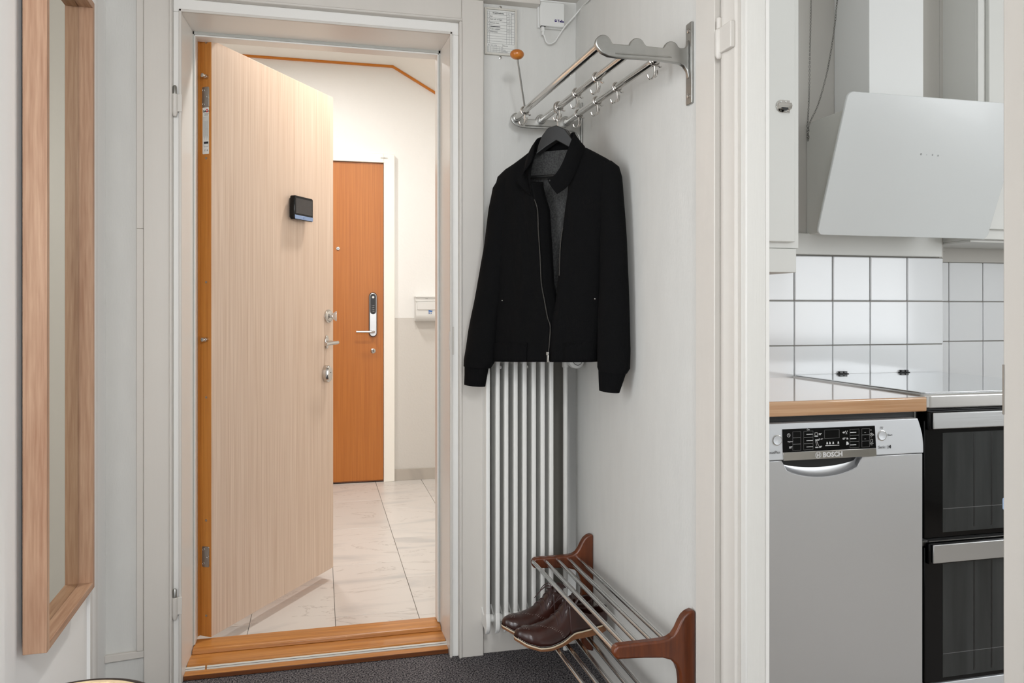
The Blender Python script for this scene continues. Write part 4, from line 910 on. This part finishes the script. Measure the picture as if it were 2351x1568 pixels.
for dx, dz in ((-.010, .0125), (.006, .0135), (-.010, -.0125), (.006, -.0135)):
    b = nb(); lathe(b, [(0, 0), (.0028, 0), (.0022, .0012), (0, .001)], (lx + dx, 2.0455, lz + dz), (0, -1, 0), 10); obj('screw', b, 'steel', lt)
kr = thing('wall_cabinet', 'white painted wall cabinet right of the hood chimney', 'cabinet', (2.5, 2.3, 1.38))
b = nb(); box(b, (2.166, 2.215, 1.372), (3.2, 2.475, 2.52)); obj('carcass', b, 'kitchen_paint', kr, .002)
b = nb(); box(b, (2.204, 2.198, 1.404), (3.19, 2.2145, 2.50)); obj('door', b, 'kitchen_paint', kr, .003)
b = nb(); box(b, (2.166, 2.205, 1.3705), (2.1905, 2.2149, 2.52)); obj('face_frame', b, 'kitchen_paint', kr, .001)
b = nb(); box(b, (2.1675, 2.24, 1.3635), (3.2, 2.47, 1.3715)); obj('light_rail', b, 'kitchen_paint', kr, .001)
b = nb(); box(b, (2.2535, 2.4745, 1.35), (2.2825, YK2, 2.52)); struct('trim_19', b, 'kitchen_grey', 'beige vertical batten in the recess behind the hood', 'trim', .002)
# hood
hd = thing('cooker_hood', 'white cooker hood with slanted glass front and chimney', 'cooker hood', (1.828, 2.25, 1.37))
b = nb(); prism(b, [(2.359, 1.3875), (2.359, 1.765), (2.045, 1.765), (2.170, 1.3875)], 'x', 1.6115, 2.0445); obj('body', b, 'hood_side', hd, .002)
b = nb(); box(b, (1.720, 2.182, 1.766), (1.9265, 2.359, 2.54)); obj('chimney', b, 'hood_white', hd, .0015)
b = nb(); box(b, (1.7195, 2.17, 1.7655), (1.927, 2.359, 1.772)); obj('chimney_foot', b, 'hood_side', hd)
gp0 = Vector((1.508, 2.160, 1.368)); gup = Vector((0, -.150, .408)); gl = gup.length; gu = gup.normalized(); gn = Vector((0, -gu.z, gu.y))
def G(x, h, o=0): return tuple(Vector((1.508 + x, 2.160, 1.368)) + gu * h + gn * o)
b = nb(); out = rrect(0, 0, .641, gl, .020, 6); A_ = [b.verts.new(G(x, h, 0)) for x, h in out]; B_ = [b.verts.new(G(x, h, .008)) for x, h in out]
b.faces.new(A_); b.faces.new(B_[::-1])
for i in range(len(out)): b.faces.new((A_[i], B_[i], B_[(i + 1) % len(out)], A_[(i + 1) % len(out)]))
gp = obj('glass_front', b, 'hood_glass', hd, .0015)
for k, s in enumerate(('○', '-', '+', '=')):
    text('touch_mark', s if s != '○' else 'o', .013, G(.303 + .021 * k, .262 - .001 * k, .0082), (1, 0, 0), tuple(gu), 'ink', gp, 'CENTER')
b = nb()
for x in (1.66, 1.93): lathe(b, [(0, 0), (.030, 0), (.028, .004), (0, .004)], (x, 2.26, 1.3872), (0, 0, -1), 20)
obj('hood_lamp', b, 'chrome', hd)
# damper chain
ch = thing('pull_chain', 'thin dark metal chain hanging left of the hood chimney', 'chain', (1.58, 2.31, 1.7))
b = nb()
def chain(pts, pitch=.0085):
    P_ = bez(pts, 30); acc = 0; last = P_[0]; k = 0
    for p, q in zip(P_, P_[1:]):
        acc += (q - p).length
        if acc >= pitch:
            d = (q - last).normalized(); s = d.cross(Vector((0, 1, 0) if k % 2 else (1, .3, 0))).normalized(); m_ = (last + q) / 2
            tube(b, [m_ + d * (.0058 * math.cos(a)) + s * (.0022 * math.sin(a)) for a in [2 * PI * j / 8 for j in range(8)]], .00085, 5, closed=True)
            last = q; acc = 0; k += 1
chain([(1.598, 2.315, 2.545), (1.6003,2.315,2.2138), (1.5987,2.315,2.1698), (1.5953,2.315,2.0235), (1.5904,2.315,1.8334), (1.5854,2.315,1.7485)]); chain([(1.712, 2.315, 2.545), (1.7024,2.315,2.2238), (1.6974,2.315,2.1643), (1.6872,2.315,2.0751), (1.662,2.315,1.9407), (1.6286,2.315,1.8285), (1.5987,2.315,1.7682), (1.5887,2.315,1.7457)])
chain([(1.5817,2.312,1.7476), (1.5883,2.312,1.7304), (1.5817,2.312,1.7126), (1.5867,2.312,1.6983)]); chain([(1.5897,2.314,1.7455), (1.5831,2.314,1.7262), (1.5897,2.314,1.7105), (1.5847,2.314,1.6942)])
obj('chain_links', b, 'steel_dark', ch)
# worktop
wt = thing('worktop', 'varnished pine worktop with orange edge over the dishwasher', 'worktop', (1.24, 2.05, .87))
b = nb(); box(b, (.93, 1.728, .8655), (1.5375, 2.3565, .9035)); obj('board', b, 'worktop', wt, .004, 3)
# ------------------------------------------------------------------ dishwasher
dw = thing('dishwasher', 'silver dishwasher with black control display under the pine worktop', 'dishwasher', (1.24, 2.0, .01))
X0, X1, YF = .945, 1.5365, 1.742
b = nb(); box(b, (X0, 1.765, .02), (X1 + .0005, 2.33, .862)); obj('cabinet', b, 'black', dw)
b = nb(); box(b, (X1 - .0075, 1.7635, .03), (X1 - .0045, 1.7649, .862)); obj('side_seal', b, 'steel', dw)
b = nb(); prism(b, [(1.5135, .8475), (X0, .8475), (X0, .7560), (X1 - .001, .7560), (X1 - .0015, .780), (X1 - .005, .806), (X1 - .012, .830), (X1 - .019, .8475)], 'y', YF - .004, 1.763); cp = obj('control_panel', b, 'dw_panel', dw, .0025, 3)
b = nb(); 
hx0, hx1 = 1.121, 1.352
# door with scooped grip recess
xs = [X0, hx0] + [hx0 + (hx1 - hx0) * k / 16 for k in range(1, 16)] + [hx1, X1 - .001]
def dip(x): 
    t = (x - hx0) / (hx1 - hx0); return 0 if t <= 0 or t >= 1 else .034 * math.sin(PI * t) ** .55 + .012
b = nb(); prism(b, [(X0, .10), (X1 - .001, .10), (X1 - .001, .7545), (hx1 + .001, .7545)] + [(x, .7545 - dip(x)) for x in xs[-3:1:-1]] + [(hx0 - .001, .7545), (X0, .7545)], 'y', YF, 1.763); dd = obj('door', b, 'dw_front', dw, .002)
rr = []
for x in [hx0 + (hx1 - hx0) * k / 24 for k in range(25)]:
    rr.append([(x, YF + .0003 - .0006, .7545 - dip(x) - .0015)] + [(x, YF + .020 * math.sin(t * PI / 2), .7545 - dip(x) + dip(x) * .55 * (1 - math.cos(t * PI / 2))) for t in (.1, .3, .5, .7, .9, 1)])
b = nb(); loft(b, rr, False, False); gr = obj('grip_recess', b, 'dw_front', dd, 0, 2, 80)
b = nb(); box(b, (hx0, YF + .0195, .712), (hx1, YF + .0205, .7555)); obj('grip_back', b, 'black', dd)
b = nb(); box(b, (X0, 1.80, .022), (X1 - .01, 1.82, .0995)); obj('kick_plate', b, 'dark_grey', dw)
px0, px1 = (1.1201,1.738,0.8173)[0], (1.3899,1.738,0.807)[0]
yc = YF - .0045
b = nb(); prism(b, [(px0, .7752), (px1, .7752), (px1 - .004, .8330), (px0 - .0015, .8330)], 'y', yc - .001, yc + .004); ds = obj('display', b, 'blackgloss', cp, .0006)
b = nb(); prism(b, [(px0 + .002, .7545), (px1 + .001, .7545), (px1, .7749), (px0, .7749)], 'y', yc - .0013, yc + .004); bs = obj('brand_strip', b, 'chrome', cp, .0006)
text('strip_lettering', 'BOSCH', .0175, (1.2325, yc - .0016, .7590), (1, 0, 0), (0, 0, 1), 'white_ink', bs, 'LEFT', bold=.0006)
b = nb(); cxl, czl = 1.2195, .7648; tube(b, [(cxl + .0077 * math.cos(2 * PI * k / 28), yc - .0016, czl + .0077 * math.sin(2 * PI * k / 28)) for k in range(28)], .0008, 6, closed=True); box(b, (cxl - .0042, yc - .002, czl - .005), (cxl - .0026, yc - .0013, czl + .005)); box(b, (cxl + .0026, yc - .002, czl - .005), (cxl + .0042, yc - .0013, czl + .005)); box(b, (cxl - .0026, yc - .002, czl - .001), (cxl + .0026, yc - .0013, czl + .001)); obj('strip_emblem', b, 'white_ink', bs)
yt = yc - .0013
def dt(s, sz, x, z, m='white_ink', al='LEFT', bold=0., par=None): return text('panel_print', s, sz, (x, yt, z), (1, 0, 0), (0, 0, 1), m, par or ds, al, bold=bold)
b = nb()
def fr_(x0, z0, x1, z1, t=.0003):
    box(b, (x0, yt, z0), (x1, yc, z0 + t)); box(b, (x0, yt, z1 - t), (x1, yc, z1)); box(b, (x0, yt, z0), (x0 + t, yc, z1)); box(b, (x1 - t, yt, z0), (x1, yc, z1))
W_ = px1 - px0
def fx(t): return px0 + W_ * t
for k in range(3):
    z1 = .8262 - .0158 * k
    fr_(fx(.10), z1 - .0155, fx(.185), z1); fr_(fx(.215), z1 - .0155, fx(.315), z1); fr_(fx(.71), z1 - .0155, fx(.81), z1); fr_(fx(.84), z1 - .0155, fx(.925), z1)
fr_(fx(.435), .8055, fx(.595), .8270)
obj('panel_boxes', b, 'grey_ink', ds)
b = nb()
for k in range(3):
    z = .8180 - .0158 * k; box(b, (fx(.245), yt, z - .0007), (fx(.312), yc, z + .0007)); box(b, (fx(.712), yt, z - .0009), (fx(.778), yc, z + .0009))
box(b, (fx(.445), yt, .7865), (fx(.595), yc, .7882)); box(b, (fx(.868), yt, .816), (fx(.885), yc, .8165)); box(b, (fx(.868), yt, .800), (fx(.885), yc, .8005))
b2 = b; tube(b, [(fx(.058) + .0042 * math.cos(2 * PI * k / 16), yt, .8175 + .0042 * math.sin(2 * PI * k / 16)) for k in range(16)], .0006, 4, closed=True); tube(b, [(fx(.945) + .0040 * math.cos(2 * PI * k / 16), yt, .8105 + .0040 * math.sin(2 * PI * k / 16)) for k in range(16)], .0006, 4, closed=True)
for x_, z_ in ((fx(.058), .8175), (fx(.945), .8105)): tube(b, [(x_, yt, z_ + .003), (x_, yt, z_), (x_ + .0022, yt, z_ - .0012)], .0005, 4)
# pot, glass and tap pictograms
fr_(fx(.332), .8135, fx(.362), .8215, .0008); box(b, (fx(.329), yt, .8112), (fx(.366), yc, .8124)); fr_(fx(.938), .7905, fx(.960), .7985, .0007)
tube(b, [(fx(.662), yt, .8232), (fx(.664), yt, .8196), (fx(.672), yt, .8185), (fx(.680), yt, .8196), (fx(.682), yt, .8232)], .0006, 4); tube(b, [(fx(.672), yt, .8185), (fx(.672), yt, .8150)], .0005, 4); box(b, (fx(.662), yt, .8145), (fx(.683), yc, .8153))
tube(b, [(fx(.340), yt, .8000), (fx(.347), yt, .7945), (fx(.350), yt, .7885)], .0007, 4); tube(b, [(fx(.352), yt, .8015), (fx(.362), yt, .7945), (fx(.372), yt, .7885)], .0007, 4)
for t_ in (.455, .485, .52, .575): prism(b, [(fx(t_), .7910), (fx(t_) + .0052, .7910), (fx(t_) + .0040, .7955), (fx(t_) + .0015, .7975)], 'y', yt, yc)
prism(b, [(fx(.67), .7865), (fx(.70), .7885), (fx(.69), .7945), (fx(.672), .7955)], 'y', yt, yc)
obj('panel_icons', b, 'white_ink', ds)
dt('On', .0062, fx(.247), .8278); dt('70°', .0065, fx(.372), .8150, bold=.0002); dt('45-65°', .0048, fx(.372), .8030); dt('auto', .0062, fx(.338), .8015, bold=.0002); dt('eco 50°', .0062, fx(.338), .7830, bold=.0002)
dt('40°', .0062, fx(.630), .8168, bold=.0002); dt('65° 1h', .0062, fx(.630), .8010, bold=.0002); dt('Hygiene°', .0044, fx(.046), .8005); dt('35°', .0066, fx(.062), .7850, bold=.0002); dt('+', .0075, fx(.932), .8195); dt('-', .0075, fx(.936), .8005); dt('h', .006, fx(.963), .8080); dt('Machine', .0032, fx(.928), .7868); dt('Care', .0032, fx(.934), .7835)
for (x_, nm) in (((1.1042,1.738,0.7995)[0], 'power_button'), ((1.4076,1.738,0.803)[0], 'start_button')):
    b = nb(); lathe(b, [(0, 0), (.0135, 0), (.0135, .0012), (.0122, .0014), (.0120, .0004), (0, .0004)], (x_, yc + .0004, .8065), (0, -1, 0), 28); pb = obj(nm, b, 'chrome', cp)
    b = nb(); lathe(b, [(0, 0), (.0116, 0), (.0112, .0022), (.008, .0016), (0, .0012)], (x_, yc, .8065), (0, -1, 0), 28); obj('button_cap', b, 'dw_panel', pb)
sx = (1.4076,1.738,0.803)[0]
dt('Start', .0072, sx + .0165, .8050, 'ink', par=cp); dt('Reset', .0034, sx - .005, .8275, 'ink', par=cp); dt('3 sec', .0034, sx - .005, .8238, 'ink', par=cp); dt('Serie', .0105, px1 + .006, .7735, 'ink', par=cp); dt('4', .0108, px1 + .0385, .7735, 'ink_dark', bold=.0006, par=cp); dt('|', .0115, px1 + .0335, .7737, 'ink', par=cp); dt('SilencePlus', .0098, px0 - .0075, .7735, 'ink', 'RIGHT', par=cp)
# ------------------------------------------------------------------ stove
sv = thing('stove', 'black double oven stove with steel handles and mirror lid', 'stove', (1.85, 2.05, .01))
SX0, SX1, SY = 1.5455, 2.155, 1.752
b = nb(); box(b, (SX0, SY + .022, .02), (SX1, 2.355, .868)); obj('body', b, 'black', sv)
b = nb(); prism(b, rrect(SX0 - .0005, 1.744, SX1, 2.3563, .022, 6), 'z', .8685, .9075); obj('top_rim', b, 'brushed_top', sv, .006, 3)
b = nb(); prism(b, rrect(SX0 + .016, 1.775, SX1 - .006, 2.352, .012, 5), 'z', .9077, .9105); ld = obj('lid', b, 'hob', sv, .0012)
for x in ((1.7485,2.345,0.9055)[0], (1.9961,2.345,0.9037)[0]):
    b = nb(); box(b, (x - .021, 2.346, .9107), (x + .021, 2.3565, .9130)); box(b, (x - .015, 2.347, .9130), (x - .001, 2.3565, .9195)); box(b, (x + .002, 2.347, .9130), (x + .015, 2.3565, .9195)); obj('lid_hinge', b, 'black', sv, .001)
b = nb(); box(b, (SX0 + .001, SY + .004, .840), (SX1, SY + .022, .868)); obj('vent_strip', b, 'blackgloss', sv)
def oven(z0, z1, wz0, wz1, hz0, hz1):
    b = nb(); box(b, (SX0 + .004, SY, z0), (SX1 - .002, SY + .021, z1)); d_ = obj('oven_door', b, 'blackgloss', sv, .003)
    b = nb(); box(b, (1.6065, SY - .0008, wz0), (SX1 - .06, SY - .0001, wz1)); w_ = obj('window', b, 'ovenglass', d_)
    b = nb()
    for x in (1.705, 1.762): box(b, (x, SY - .0012, wz0 + .01), (x + .004, SY - .0008, wz1 - .004))
    obj('window_bars', b, 'black', d_)
    b = nb(); box(b, (1.6075, SY - .0013, wz0 + .062), (SX1 - .062, SY - .0009, wz0 + .0635)); obj('rack_line', b, 'ink', d_)
    b = nb(); box(b, (SX0 + .0055, SY - .016, hz0 - .004), (SX1 - .004, SY - .0005, hz1 + .003)); h_ = obj('handle_base', b, 'blackgloss', d_, .003)
    b = nb(); box(b, (SX0 + .0135, SY - .022, hz0), (SX1 - .012, SY - .0162, hz1)); obj('handle', b, 'brushed', d_, .002)
oven(.5245, .838, .5395, .8035, .818, .8605)
oven(.142, .503, .154, .460, .466, .5145)
b = nb(); box(b, (SX0 + .004, SY + .010, .5035), (SX1 - .002, SY + .022, .524)); obj('gap_plate', b, 'black', sv)
b = nb(); box(b, (SX0 + .022, SY + .004, .5105), (SX1 - .05, SY + .009, .5165)); box(b, (SX0 + .002, SY + .003, .506), (SX0 + .018, SY + .012, .520)); obj('door_hinge_bar', b, 'steel_dark', sv, .001)
b = nb(); box(b, (SX0 + .006, SY + .002, .022), (SX1 - .002, SY + .022, .1385)); obj('drawer_front', b, 'dw_panel', sv, .002)
b = nb(); prism(b, rrect(1.7995, .5885, 1.832, .620, .004), 'y', SY - .0016, SY - .0008); box(b, (1.804, SY - .0016, .620), (1.811, SY - .0008, .627)); sk2 = obj('sticker', b, 'pale_blue', sv)
b = nb(); box(b, (1.806, SY - .0022, .594), (1.826, SY - .0016, .613)); obj('sticker_print', b, 'paper', sk2)
